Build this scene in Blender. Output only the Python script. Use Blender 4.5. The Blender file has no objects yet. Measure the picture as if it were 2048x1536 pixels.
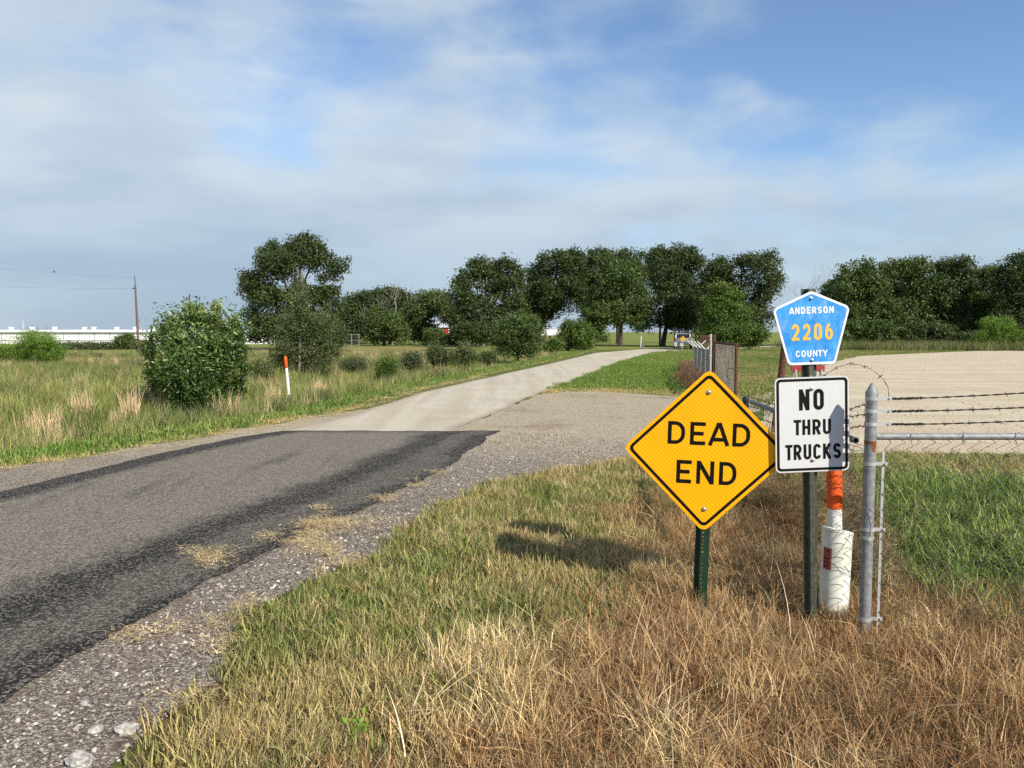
import bpy, bmesh, math, random
import numpy as np
from mathutils import Vector, Matrix, Euler
from mathutils import noise as mnoise

R = math.radians
SC = bpy.context.scene
COL = SC.collection

# ------------------------------------------------------------------ camera
EYE = 1.75
PITCH = math.atan(104 / 1538.0)
cam_d = bpy.data.cameras.new('camera')
cam_d.sensor_width = 36.0
cam_d.lens = 1538 / 2048 * 36.0
cam_d.clip_start = 0.05
cam_d.clip_end = 8000
cam = bpy.data.objects.new('camera', cam_d)
cam.location = (0, 0, EYE)
cam.rotation_euler = (math.pi / 2 - PITCH, 0, 0)
COL.objects.link(cam)
SC.camera = cam

# ------------------------------------------------------------------ light
SUN_AZ, SUN_EL = R(139), R(35.5)      # clockwise from +Y
sun_dir = Vector((math.sin(SUN_AZ) * math.cos(SUN_EL), math.cos(SUN_AZ) * math.cos(SUN_EL), math.sin(SUN_EL)))
sd = bpy.data.lights.new('sun', 'SUN')
sd.energy = 5.0
sd.angle = R(0.53)
sd.color = (1.0, 0.93, 0.80)
sun = bpy.data.objects.new('sun', sd)
sun.rotation_euler = sun_dir.to_track_quat('Z', 'Y').to_euler()
sun.location = (20, -30, 40)
COL.objects.link(sun)

world = bpy.data.worlds.new('World')
SC.world = world
world.use_nodes = True
wn, wl = world.node_tree.nodes, world.node_tree.links
wn.clear()


def W(t, **kw):
    n = wn.new(t)
    for k, v in kw.items():
        setattr(n, k, v)
    return n


def wmath(op, a, b=None, c=None, clamp=False):
    n = W('ShaderNodeMath', operation=op, use_clamp=clamp)
    for i, v in enumerate((a, b, c)):
        if v is None:
            continue
        if isinstance(v, (int, float)):
            n.inputs[i].default_value = v
        else:
            wl.new(v, n.inputs[i])
    return n.outputs[0]


def wsmooth(v, lo, hi):
    n = W('ShaderNodeMapRange', interpolation_type='SMOOTHSTEP')
    wl.new(v, n.inputs[0])
    n.inputs[1].default_value = lo
    n.inputs[2].default_value = hi
    return n.outputs[0]


def wmix(f, a, b):
    n = W('ShaderNodeMix', data_type='RGBA')
    if isinstance(f, (int, float)):
        n.inputs[0].default_value = f
    else:
        wl.new(f, n.inputs[0])
    for i, v in ((6, a), (7, b)):
        if isinstance(v, tuple):
            n.inputs[i].default_value = (*v, 1)
        else:
            wl.new(v, n.inputs[i])
    return n.outputs[2]


sky = W('ShaderNodeTexSky', sky_type='NISHITA')
sky.sun_disc = False
sky.sun_elevation = SUN_EL
sky.sun_rotation = SUN_AZ
sky.air_density = 1.0
sky.dust_density = 0.15
sky.ozone_density = 4.0
tc = W('ShaderNodeTexCoord')
sep = W('ShaderNodeSeparateXYZ')
wl.new(tc.outputs['Generated'], sep.inputs[0])
dx, dy, dz = sep.outputs


def wnoise(scale, detail, rough, mscale, moff, dist=0.0):
    mp = W('ShaderNodeMapping')
    mp.inputs['Scale'].default_value = mscale
    mp.inputs['Location'].default_value = moff
    wl.new(tc.outputs['Generated'], mp.inputs[0])
    n = W('ShaderNodeTexNoise')
    n.inputs['Scale'].default_value = scale
    n.inputs['Detail'].default_value = detail
    n.inputs['Roughness'].default_value = rough
    n.inputs['Distortion'].default_value = dist
    wl.new(mp.outputs[0], n.inputs[0])
    return n.outputs[0]


n_big = wnoise(2.2, 5, 0.5, (1, 1, 2.2), (3.1, 1.7, 0.3), 0.3)
n_mid = wnoise(5.5, 5, 0.52, (1, 1, 2.6), (0.4, 7.7, 2.3), 0.2)
n_tone = wnoise(3.0, 4, 0.5, (1, 1, 3.5), (9.2, 4.1, 1.3))
low = wmath('SUBTRACT', 1.0, wsmooth(dz, 0.03, 0.40))
cov = wmath('ADD', wmath('MULTIPLY', n_big, 1.25), wmath('MULTIPLY', n_mid, 0.62))
cov = wmath('SUBTRACT', cov, 0.26)
cov = wmath('ADD', cov, wmath('MULTIPLY', dx, -0.48))
cov = wmath('ADD', cov, wmath('MULTIPLY', low, 0.64))
cloud = wmath('MULTIPLY', wsmooth(cov, 0.63, 1.06), 0.94)
c_hi = wmix(wsmooth(n_tone, 0.35, 0.65), (0.41, 0.49, 0.58), (0.57, 0.63, 0.67))
c_lo = wmix(wsmooth(n_tone, 0.35, 0.65), (0.27, 0.36, 0.47), (0.36, 0.45, 0.54))
c_cl = wmix(wsmooth(dz, 0.02, 0.27), c_lo, c_hi)
bg1 = W('ShaderNodeBackground')
bg1.inputs[1].default_value = 0.125
wl.new(sky.outputs[0], bg1.inputs[0])
bg2 = W('ShaderNodeBackground')
bg2.inputs[1].default_value = 1.0
wl.new(c_cl, bg2.inputs[0])
mx = W('ShaderNodeMixShader')
wl.new(cloud, mx.inputs[0])
wl.new(bg1.outputs[0], mx.inputs[1])
wl.new(bg2.outputs[0], mx.inputs[2])
wo = W('ShaderNodeOutputWorld')
wl.new(mx.outputs[0], wo.inputs[0])

SC.view_settings.view_transform = 'Standard'
SC.view_settings.look = 'None'
SC.view_settings.exposure = 0.36
SC.view_settings.gamma = 1.0
SC.view_settings.use_curve_mapping = False
SC.cycles.max_bounces = 8
SC.cycles.diffuse_bounces = 3
SC.cycles.glossy_bounces = 2
SC.cycles.transmission_bounces = 4
SC.cycles.use_denoising = False
SC.cycles.sample_clamp_indirect = 4.0

# ------------------------------------------------------------------ helpers: place
CP, SP = math.cos(PITCH), math.sin(PITCH)


def ray(x, y):
    u, v = (x - 1024) / 1538.0, (768 - y) / 1538.0
    return u, CP + v * SP, v * CP - SP      # world direction with unit depth along the axis


def at(x, y, Y):
    """world point seen at photo position (x, y), Y metres ahead"""
    a, b, c = ray(x, y)
    t = Y / b
    return Vector((a * t, Y, EYE + c * t))


def G(x, y, z=0.0):
    """point of the ground plane seen at photo position (x, y)"""
    a, b, c = ray(x, y)
    t = (z - EYE) / c
    return (a * t, b * t)


def sm(v, lo, hi):
    t = np.clip((np.asarray(v, float) - lo) / (hi - lo), 0, 1)
    return t * t * (3 - 2 * t)


def vnoise(x, y, scale, seed=0):
    x = np.asarray(x, float) * scale + seed * 17.31
    y = np.asarray(y, float) * scale + seed * 9.77
    xi, yi = np.floor(x), np.floor(y)
    fx, fy = x - xi, y - yi
    fx, fy = fx * fx * (3 - 2 * fx), fy * fy * (3 - 2 * fy)

    def h(a, b):
        s = np.sin(a * 127.1 + b * 311.7 + seed * 74.7) * 43758.5453
        return s - np.floor(s)
    return (h(xi, yi) * (1 - fx) + h(xi + 1, yi) * fx) * (1 - fy) + (h(xi, yi + 1) * (1 - fx) + h(xi + 1, yi + 1) * fx) * fy


def fbm(x, y, scale, seed=0):
    return (vnoise(x, y, scale, seed) * .5 + vnoise(x, y, scale * 2.1, seed + 1) * .3 + vnoise(x, y, scale * 4.3, seed + 2) * .2)


# grass edge on the left of the road, paved edge points (metres)
GL = [(-12, -11.5), (-4, -9.4)] + [(p[1], p[0]) for p in (G(0, 938), G(200, 908), G(430, 870), G(560, 846), G(700, 822), G(850, 777), G(1000, 745), G(1100, 723), G(1190, 702.5), G(1290, 696))] + [(95, 30), (130, 60)]
GLy, GLx = [a for a, b in GL], [b for a, b in GL]


def xl(y):
    return np.interp(y, GLy, GLx)


def terr(x, y):
    x, y = np.asarray(x, float), np.asarray(y, float)
    z = -0.12 * sm(x, 0.45, 1.9) * (1 - sm(y, 7.2, 10.2))
    d = xl(y) - x
    z = z - 0.30 * sm(d, 0.9, 2.4) * (1 - sm(d, 3.6, 7.0)) * (1 - sm(y, 40, 70))
    z = z - 1.0 * sm(-x, 22, 55) * sm(y, 60, 130)
    return z


def T(x, y):
    return float(terr(x, y))


# ------------------------------------------------------------------ helpers: objects
ORG = {}


def tag(o, label=None, cat=None, group=None, kind=None):
    if label:
        o['label'] = label
    if cat:
        o['category'] = cat
    if group:
        o['group'] = group
    if kind:
        o['kind'] = kind
    return o


def thing(name, label, cat, loc=(0, 0, 0), rot=(0, 0, 0), group=None):
    o = bpy.data.objects.new(name, None)
    o.empty_display_size = 0.2
    COL.objects.link(o)
    o.location = loc
    o.rotation_euler = rot
    ORG[o] = Vector(loc)
    return tag(o, label, cat, group)


def link(name, me, mat=None, parent=None):
    o = bpy.data.objects.new(name, me)
    COL.objects.link(o)
    if mat is not None:
        me.materials.append(mat)
    if parent is not None:
        o.parent = parent
        ORG[o] = ORG.get(parent, Vector((0, 0, 0)))
    return o


class MB:
    def __init__(s):
        s.v, s.f = [], []

    def add(s, vs, fs):
        b = len(s.v)
        s.v += [tuple(v) for v in vs]
        s.f += [tuple(b + i for i in f) for f in fs]
        return s

    def box(s, c, size, rot=None):
        hx, hy, hz = (a / 2 for a in size)
        vs = [Vector((x, y, z)) for x in (-hx, hx) for y in (-hy, hy) for z in (-hz, hz)]
        if rot is not None:
            vs = [rot @ v for v in vs]
        c = Vector(c)
        return s.add([v + c for v in vs], [(0, 1, 3, 2), (4, 6, 7, 5), (0, 4, 5, 1), (2, 3, 7, 6), (0, 2, 6, 4), (1, 5, 7, 3)])

    def tube(s, pts, r, n=8, cap=True):
        pts = [Vector(p) for p in pts]
        rs = r if isinstance(r, (list, tuple)) else [r] * len(pts)
        vs, fs = [], []
        up = None
        for i, p in enumerate(pts):
            d = (pts[min(i + 1, len(pts) - 1)] - pts[max(i - 1, 0)]).normalized()
            if up is None:
                up = Vector((0, 0, 1)) if abs(d.z) < .9 else Vector((1, 0, 0))
            a = d.cross(up)
            if a.length < 1e-6:
                a = d.cross(Vector((0.3, 1, 0.2)))
            a.normalize()
            b = a.cross(d).normalized()
            up = b
            for k in range(n):
                t = 2 * math.pi * k / n
                vs.append(p + (a * math.cos(t) + b * math.sin(t)) * rs[i])
        for i in range(len(pts) - 1):
            for k in range(n):
                fs.append((i * n + k, i * n + (k + 1) % n, (i + 1) * n + (k + 1) % n, (i + 1) * n + k))
        if cap:
            fs.append(tuple(range(n - 1, -1, -1)))
            fs.append(tuple((len(pts) - 1) * n + k for k in range(n)))
        return s.add(vs, fs)

    def lathe(s, prof, c=(0, 0, 0), n=24, axis='z'):
        vs, fs = [], []
        for r, h in prof:
            for k in range(n):
                t = 2 * math.pi * k / n
                v = (r * math.cos(t), r * math.sin(t), h)
                if axis == 'y':
                    v = (v[0], v[2], v[1])
                vs.append(Vector(v) + Vector(c))
        for i in range(len(prof) - 1):
            for k in range(n):
                q = (i * n + k, i * n + (k + 1) % n, (i + 1) * n + (k + 1) % n, (i + 1) * n + k)
                fs.append(q if axis == 'z' else q[::-1])
        return s.add(vs, fs)

    def prism(s, poly, y0, y1):
        """outline in XZ, extruded along Y"""
        n = len(poly)
        vs = [(x, y0, z) for x, z in poly] + [(x, y1, z) for x, z in poly]
        fs = [tuple(range(n)), tuple(range(2 * n - 1, n - 1, -1))]
        fs += [(i, n + i, n + (i + 1) % n, (i + 1) % n) for i in range(n)]
        return s.add(vs, fs)

    def build(s, name, mat, parent=None, world=False, smooth=False):
        me = bpy.data.meshes.new(name)
        off = ORG.get(parent, Vector((0, 0, 0))) if (world and parent is not None) else Vector((0, 0, 0))
        me.from_pydata([(v[0] - off[0], v[1] - off[1], v[2] - off[2]) for v in s.v], [], s.f)
        me.validate()
        if smooth:
            me.polygons.foreach_set('use_smooth', [True] * len(me.polygons))
            try:
                me.set_sharp_from_angle(angle=R(40))
            except Exception:
                pass
        return link(name, me, mat, parent)


def npmesh(name, V, F, attrs=None):
    me = bpy.data.meshes.new(name)
    V = np.asarray(V, np.float32)
    F = np.asarray(F, np.int32)
    me.vertices.add(len(V))
    me.vertices.foreach_set('co', V.ravel())
    if len(F):
        k = F.shape[1]
        me.loops.add(F.size)
        me.loops.foreach_set('vertex_index', F.ravel())
        me.polygons.add(len(F))
        me.polygons.foreach_set('loop_start', np.arange(0, F.size, k, dtype=np.int32))
    for nm, (typ, data) in (attrs or {}).items():
        a = me.attributes.new(nm, typ, 'POINT')
        d = np.asarray(data)
        if typ == 'FLOAT':
            a.data.foreach_set('value', d.astype(np.float32).ravel())
        elif typ == 'INT':
            a.data.foreach_set('value', d.astype(np.int32).ravel())
        elif typ == 'FLOAT_COLOR':
            d = np.concatenate([d, np.ones((len(d), 1))], 1)
            a.data.foreach_set('color', d.astype(np.float32).ravel())
        else:
            a.data.foreach_set('vector', d.astype(np.float32).ravel())
    me.update(calc_edges=True)
    return me


# ------------------------------------------------------------------ helpers: materials
class NT:
    def __init__(s, name):
        s.m = bpy.data.materials.new(name)
        s.m.use_nodes = True
        s.n, s.l = s.m.node_tree.nodes, s.m.node_tree.links
        s.n.clear()
        s.out = s.n.new('ShaderNodeOutputMaterial')

    def new(s, t, **kw):
        n = s.n.new(t)
        for k, v in kw.items():
            setattr(n, k, v)
        return n

    def set(s, sock, v):
        if hasattr(v, 'is_output'):
            s.l.new(v, sock)
        elif isinstance(v, (tuple, list)) and len(v) == 3 and sock.type == 'RGBA':
            sock.default_value = (*v, 1)
        else:
            sock.default_value = v

    def math(s, op, a, b=0.0, clamp=False):
        n = s.new('ShaderNodeMath', operation=op, use_clamp=clamp)
        s.set(n.inputs[0], a)
        s.set(n.inputs[1], b)
        return n.outputs[0]

    def mix(s, f, a, b, mode='MIX'):
        n = s.new('ShaderNodeMix', data_type='RGBA', blend_type=mode)
        s.set(n.inputs[0], f)
        s.set(n.inputs[6], a)
        s.set(n.inputs[7], b)
        return n.outputs[2]

    def smooth(s, v, lo, hi, a=0.0, b=1.0):
        n = s.new('ShaderNodeMapRange', interpolation_type='SMOOTHSTEP')
        s.set(n.inputs[0], v)
        for i, q in enumerate((lo, hi, a, b)):
            n.inputs[i + 1].default_value = q
        return n.outputs[0]

    def coord(s, scale=(1, 1, 1), which='Object'):
        t = s.new('ShaderNodeTexCoord')
        m = s.new('ShaderNodeMapping')
        m.inputs['Scale'].default_value = scale
        s.l.new(t.outputs[which], m.inputs[0])
        return m.outputs[0]

    def noise(s, scale, detail=4, rough=0.55, vec=None, col=False):
        n = s.new('ShaderNodeTexNoise')
        n.inputs['Scale'].default_value = scale
        n.inputs['Detail'].default_value = detail
        n.inputs['Roughness'].default_value = rough
        s.l.new(vec if vec is not None else s.coord(), n.inputs[0])
        return n.outputs[1 if col else 0]

    def vor(s, scale, vec=None, feature='F1'):
        n = s.new('ShaderNodeTexVoronoi', feature=feature)
        n.inputs['Scale'].default_value = scale
        s.l.new(vec if vec is not None else s.coord(), n.inputs[0])
        return n

    def attr(s, name, typ='GEOMETRY'):
        n = s.new('ShaderNodeAttribute', attribute_type=typ)
        n.attribute_name = name
        return n

    def bump(s, h, strength=.3, dist=.01):
        n = s.new('ShaderNodeBump')
        n.inputs['Strength'].default_value = strength
        n.inputs['Distance'].default_value = dist
        s.l.new(h, n.inputs['Height'])
        return n.outputs[0]

    def pbr(s, col, rough=.6, metal=0.0, spec=.4, normal=None):
        n = s.new('ShaderNodeBsdfPrincipled')
        s.set(n.inputs['Base Color'], col)
        s.set(n.inputs['Roughness'], rough)
        s.set(n.inputs['Metallic'], metal)
        s.set(n.inputs['Specular IOR Level'], spec)
        if normal is not None:
            s.l.new(normal, n.inputs['Normal'])
        s.l.new(n.outputs[0], s.out.inputs[0])
        return n


def simple(name, c, rough=.6, metal=0.0, vary=.25, scale=12, spec=.4, c2=None, bump=0.0):
    t = NT(name)
    n = t.noise(scale, 6, .6)
    c2 = c2 or tuple(a * (1 - vary) for a in c)
    col = t.mix(t.smooth(n, .35, .68), c, c2)
    t.pbr(col, rough, metal, spec, t.bump(n, bump, .01) if bump else None)
    return t.m


def leafy(name, c0, c1, c2, trans=.2, rough=.5, spec=.3):
    """foliage: leaf tone from the stored per-leaf value"""
    t = NT(name)
    a = t.attr('v')
    r = t.new('ShaderNodeValToRGB')
    r.color_ramp.elements[0].color = (*c0, 1)
    r.color_ramp.elements[1].color = (*c2, 1)
    e = r.color_ramp.elements.new(.5)
    e.color = (*c1, 1)
    t.l.new(a.outputs['Fac'], r.inputs[0])
    p = t.pbr(r.outputs[0], rough, 0, spec)
    tr = t.new('ShaderNodeBsdfTranslucent')
    t.l.new(t.mix(1.0, r.outputs[0], (1.25, 1.25, .55), 'MULTIPLY'), tr.inputs[0])
    m = t.new('ShaderNodeMixShader')
    m.inputs[0].default_value = trans
    t.l.new(p.outputs[0], m.inputs[1])
    t.l.new(tr.outputs[0], m.inputs[2])
    t.l.new(m.outputs[0], t.out.inputs[0])
    return t.m


def grass_mat(name, trans=.3):
    """blade colour = stored tint of its tuft, varied from blade to blade"""
    t = NT(name)
    tint = t.attr('tint', 'INSTANCER')
    v = t.attr('v')
    k = t.smooth(v.outputs['Fac'], 0, 1, .30, 1.95)
    kk = t.new('ShaderNodeCombineColor')
    for i in range(3):
        t.l.new(k, kk.inputs[i])
    col = t.mix(1.0, tint.outputs['Color'], kk.outputs[0], 'MULTIPLY')
    w = t.attr('w')
    col = t.mix(t.math('MULTIPLY', w.outputs['Fac'], .55), col, (.46, .36, .19))
    p = t.pbr(col, .6, 0, .2)
    tr = t.new('ShaderNodeBsdfTranslucent')
    t.l.new(col, tr.inputs[0])
    m = t.new('ShaderNodeMixShader')
    m.inputs[0].default_value = trans
    t.l.new(p.outputs[0], m.inputs[1])
    t.l.new(tr.outputs[0], m.inputs[2])
    t.l.new(m.outputs[0], t.out.inputs[0])
    return t.m


GALV = simple('galvanised_steel', (.27, .275, .275), .62, .25, .35, 30, c2=(.17, .18, .185), bump=.05)
GALV_PALE = simple('pale_galvanised', (.46, .46, .45), .5, .3, .2, 20)
RUST = simple('rusty_steel', (.13, .050, .025), .85, .1, .5, 25, bump=.3)
RUST_WIRE = simple('rusty_wire', (.06, .045, .035), .8, .3, .5, 60)
MESH_WIRE = simple('weathered_mesh_wire', (.085, .08, .072), .6, .1, .4, 30)
MESH_OLD = simple('old_mesh_wire', (.17, .15, .125), .7, .2, .4, 8)
WHITE_PAINT = simple('white_paint', (.78, .77, .73), .6, 0, .12, 4)
BLACK = simple('black_ink', (.006, .005, .005), .6, 0, .2, 8, spec=.12)
WOOD = simple('weathered_wood', (.16, .105, .075), .9, 0, .4, 12)
BARK = simple('bark', (.075, .058, .042), .95, 0, .5, 9, bump=.4)
BARK_PALE = simple('pale_bark', (.28, .25, .21), .95, 0, .4, 9, bump=.3)
DARK = simple('dark_rubber', (.02, .022, .024), .7, 0, .3, 8)
BOLT = simple('zinc_bolt', (.55, .53, .50), .35, .8, .2, 30)


# ------------------------------------------------------------------ ground sheet
def axis(a, b, step, lo, hi, g=1.13):
    v = list(np.arange(a, b + 1e-6, step))
    s = step
    while v[-1] < hi:
        s *= g
        v.append(v[-1] + s)
    s = step
    while v[0] > lo:
        s *= g
        v.insert(0, v[0] - s)
    return np.array(v)


def inpoly(x, y, poly):
    x, y = np.asarray(x, float), np.asarray(y, float)
    c = np.zeros(x.shape, bool)
    n = len(poly)
    for i in range(n):
        x1, y1 = poly[i]
        x2, y2 = poly[(i + 1) % n]
        if y1 == y2:
            continue
        k = ((y1 > y) != (y2 > y)) & (x < (x2 - x1) * (y - y1) / (y2 - y1) + x1)
        c ^= k
    return c


# edges of grass on the near side of the gravel apron (metres)
EDGE_NEAR = [(-2.4, -4.0), (-1.95, 0.5)] + [G(*p) for p in ((160, 1620), (285, 1480), (410, 1365), (480, 1240), (620, 1165), (755, 1112), (870, 1012), (980, 972), (1100, 947), (1260, 922))] + [(2.0, 10.7), (2.45, 10.85)]
EDGE_LOT = [(3.6, 10.95), (5.5, 11.0), (9, 10.8), (16, 11.3), (30, 12)]
EDGE_FAR = [G(*p) for p in ((930, 850), (1070, 791), (1130, 783), (1200, 783), (1300, 789), (1400, 796), (1500, 793), (1545, 784), (1600, 756), (1650, 728), (1720, 712), (1880, 705), (2048, 698), (2300, 694))]


def near_x(y):
    return np.interp(y, [p[1] for p in EDGE_NEAR], [p[0] for p in EDGE_NEAR])


xs = axis(-9, 7.5, .16, -2500, 2500)
ys = axis(1.2, 13.5, .16, -60, 4500)
XX, YY = np.meshgrid(xs, ys)
ZZ = terr(XX, YY)
nx, ny = len(xs), len(ys)
ii = (np.arange(ny - 1)[:, None] * nx + np.arange(nx - 1)[None, :]).ravel()
FF = np.stack([ii, ii + 1, ii + nx + 1, ii + nx], 1)
X1, Y1 = XX.ravel(), YY.ravel()
soil = np.array([.115, .085, .055])
green = np.array([.11, .145, .032])
field = np.array([.225, .25, .060])
tan = np.array([.36, .25, .125])
n1 = fbm(X1, Y1, .35, 3)
n2 = fbm(X1, Y1, .06, 5)
gc = np.tile(field, (len(X1), 1)) * (.75 + .5 * n1)[:, None]
mixin = lambda c, w: gc * (1 - w)[:, None] + np.asarray(c)[None, :] * w[:, None]
# ploughed brown strips in the left field
w = ((Y1 > 36) & (Y1 < 92) & (X1 < 6)) * sm(fbm(X1 * .12, Y1 * 1.0, .16, 8), .46, .62) * sm(-X1 + Y1 * .02, 3, 9) * (X1 > -34)
gc = mixin(tan, w * .85)
# short green verge
vg = (Y1 < 75) & (X1 > xl(Y1)) | ((xl(Y1) - X1 < 1.6) & (Y1 < 80))
gc = np.where(vg[:, None], green[None, :] * (.8 + .5 * n1)[:, None], gc)
# under the brush by the fence: dry thatch
dry = (X1 > near_x(Y1)) & (Y1 < 10.9)
gc = np.where(dry[:, None], (np.array([.16, .105, .055]) * (.6 + .6 * n1)[:, None]), gc)
gme = npmesh('ground', np.stack([X1, Y1, ZZ.ravel()], 1), FF, {'gc': ('FLOAT_COLOR', gc)})
t = NT('ground_soil_and_turf')
a = t.attr('gc')
nf = t.noise(14, 8, .7)
nb = t.noise(.9, 5, .6)
c = t.mix(t.smooth(nf, .3, .7), a.outputs[0], t.mix(1, a.outputs[0], (.55, .55, .5), 'MULTIPLY'))
c = t.mix(t.math('MULTIPLY', t.smooth(nb, .5, .75), .35), c, (.24, .2, .09))
t.pbr(c, .95, 0, .1, t.bump(nf, .6, .03))
ground = tag(link('ground', gme, t.m), kind='structure')


# ------------------------------------------------------------------ flat sheets
def rough_line(pts, step, amp, seed, freq=2.2):
    """polyline refined and made uneven"""
    out = []
    for (x1, y1), (x2, y2) in zip(pts[:-1], pts[1:]):
        L = math.hypot(x2 - x1, y2 - y1)
        n = max(1, int(L / max(step, .012 * max(0, y1))))
        nxn, nyn = -(y2 - y1) / max(L, 1e-6), (x2 - x1) / max(L, 1e-6)
        for k in range(n):
            q = k / n
            x, y = x1 + (x2 - x1) * q, y1 + (y2 - y1) * q
            j = (float(fbm(x * 1.0, y * 1.0, freq, seed)) - .5) * 2 * amp
            out.append((x + nxn * j, y + nyn * j))
    out.append(pts[-1])
    return out


def sheet(name, poly, z, mat, kind='structure'):
    """a filled outline laid on the ground"""
    cu = bpy.data.curves.new(name, 'CURVE')
    cu.dimensions = '2D'
    cu.fill_mode = 'BOTH'
    sp = cu.splines.new('POLY')
    sp.points.add(len(poly) - 1)
    for p, (x, y) in zip(sp.points, poly):
        p.co = (x, y, 0, 1)
    sp.use_cyclic_u = True
    tmp = bpy.data.objects.new('tmp', cu)
    me = bpy.data.meshes.new_from_object(tmp)
    bpy.data.objects.remove(tmp)
    bpy.data.curves.remove(cu)
    me.name = name
    me.transform(Matrix.Translation((0, 0, z)))
    me.update()
    if me.polygons and me.polygons[0].normal.z < 0:
        me.flip_normals()
    o = link(name, me, mat)
    return tag(o, kind=kind)


def strip(name, L, Rr, z, mat, ystep, across=14, end=False):
    """road strip between two edge lines given as (x, y); stores the position across the road"""
    y0, y1 = max(L[0][1], Rr[0][1]), min(L[-1][1], Rr[-1][1])
    ysn = [y0]
    while ysn[-1] < y1:
        ysn.append(min(y1, ysn[-1] + ystep * max(1, ysn[-1] * .06)))
    ysn = np.array(ysn)
    lx = np.interp(ysn, [p[1] for p in L], [p[0] for p in L])
    rx = np.interp(ysn, [p[1] for p in Rr], [p[0] for p in Rr])
    lx = lx + (fbm(ysn * 0, ysn, 1.3, 4) - .5) * .14
    rx = rx + (fbm(ysn * 0, ysn, 1.6, 6) - .5) * .24 + (fbm(ysn * 0, ysn, 8.0, 7) - .5) * .09
    u = np.linspace(0, 1, across)
    X = lx[:, None] * (1 - u) + rx[:, None] * u
    Y = np.repeat(ysn[:, None], across, 1)
    if end:
        Y = Y + (fbm(X, X * 0, 1.2, 14) - .5) * .34 * sm(Y, 12.6, 13.48)
    V = np.stack([X.ravel(), Y.ravel(), np.full(X.size, z)], 1)
    i = (np.arange(len(ysn) - 1)[:, None] * across + np.arange(across - 1)[None, :]).ravel()
    F = np.stack([i, i + 1, i + across + 1, i + across], 1)
    wd = (rx - lx)[:, None]
    me = npmesh(name, V, F, {'dl': ('FLOAT', (u[None, :] * wd).ravel()), 'dr': ('FLOAT', ((1 - u)[None, :] * wd).ravel())})
    return tag(link(name, me, mat), kind='structure')


# gravel of the shoulder and driveway
def gravel_mat(name, tan_map):
    t = NT(name)
    co = t.coord()
    v = t.vor(72, co)
    v2 = t.vor(38, co)
    cell = t.new('ShaderNodeSeparateColor')
    t.l.new(v.outputs['Color'], cell.inputs[0])
    cell2 = t.new('ShaderNodeSeparateColor')
    t.l.new(v2.outputs['Color'], cell2.inputs[0])
    big = t.noise(.55, 5, .6, co)
    if tan_map:
        base = t.mix(t.smooth(cell.outputs[0], 0, 1), (.46, .385, .255), (.84, .755, .565))
        base = t.mix(t.math('MULTIPLY', t.smooth(big, .42, .66), .6), base, (.52, .39, .275))
        stk = t.noise(1.1, 5, .6, t.coord((.12, .9, 1)))
        base = t.mix(t.smooth(stk, .40, .62, 0, .8), base, (.56, .44, .295))
        pit = .5
    else:
        sx = t.new('ShaderNodeSeparateXYZ')
        t.l.new(co, sx.inputs[0])
        far = t.smooth(t.math('ADD', sx.outputs[1], t.math('MULTIPLY', big, 6.0)), 10.5, 17.0)
        grey = t.mix(t.smooth(cell.outputs[0], .1, 1), (.115, .090, .070), (.38, .33, .275))
        warm = t.mix(t.smooth(cell.outputs[0], 0, 1), (.27, .215, .140), (.63, .54, .385))
        base = t.mix(far, grey, warm)
        base = t.mix(t.math('MULTIPLY', t.smooth(big, .52, .70), .6), base, (.24, .155, .09))
        base = t.mix(t.smooth(t.noise(2.6, 5, .6, co), .56, .70, 0, .45), base, (.20, .135, .085))
        pit = .4
    fleck = t.math('MULTIPLY', t.smooth(cell2.outputs[1], .86, .90), t.smooth(v2.outputs['Distance'], .28, .42, 1, 0))
    base = t.mix(fleck, base, (.66, .61, .54))
    base = t.mix(t.smooth(v.outputs['Distance'], .35, .75, 0, .8), base, t.mix(1, base, (pit, pit, pit), 'MULTIPLY'))
    h = t.math('SUBTRACT', 1.0, v.outputs['Distance'])
    t.pbr(base, .9, 0, .2, t.bump(h, .55, .012))
    return t.m


GRAVEL = gravel_mat('grey_gravel', False)
LOT = gravel_mat('pale_crushed_stone', True)
apron = ([(-14, -4)] + rough_line(EDGE_NEAR, .12, .14, 11)[0:] + rough_line([(2.45, 10.85), (6.2, 18.6)], .5, .2, 3) +
         rough_line(list(reversed(EDGE_FAR[:8])), .25, .25, 12) + [(-1.3, 15.5), (-3.2, 17.6)] +
         [(float(xl(y)) + .12 * math.sin(y * 3.1), y) for y in np.arange(17.0, -4, -.4)])
sheet('gravel_shoulder', apron, .004, GRAVEL)
lot = (rough_line(EDGE_NEAR[-1:] + EDGE_LOT, .2, .16, 13) + [(75, 40)] + rough_line(list(reversed(EDGE_FAR[8:])), .5, .35, 14) + [(5.6, 17.0), (5.0, 15.2), (3.6, 12.6)])
sheet('gravel_lot', lot, .008, LOT)

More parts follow.
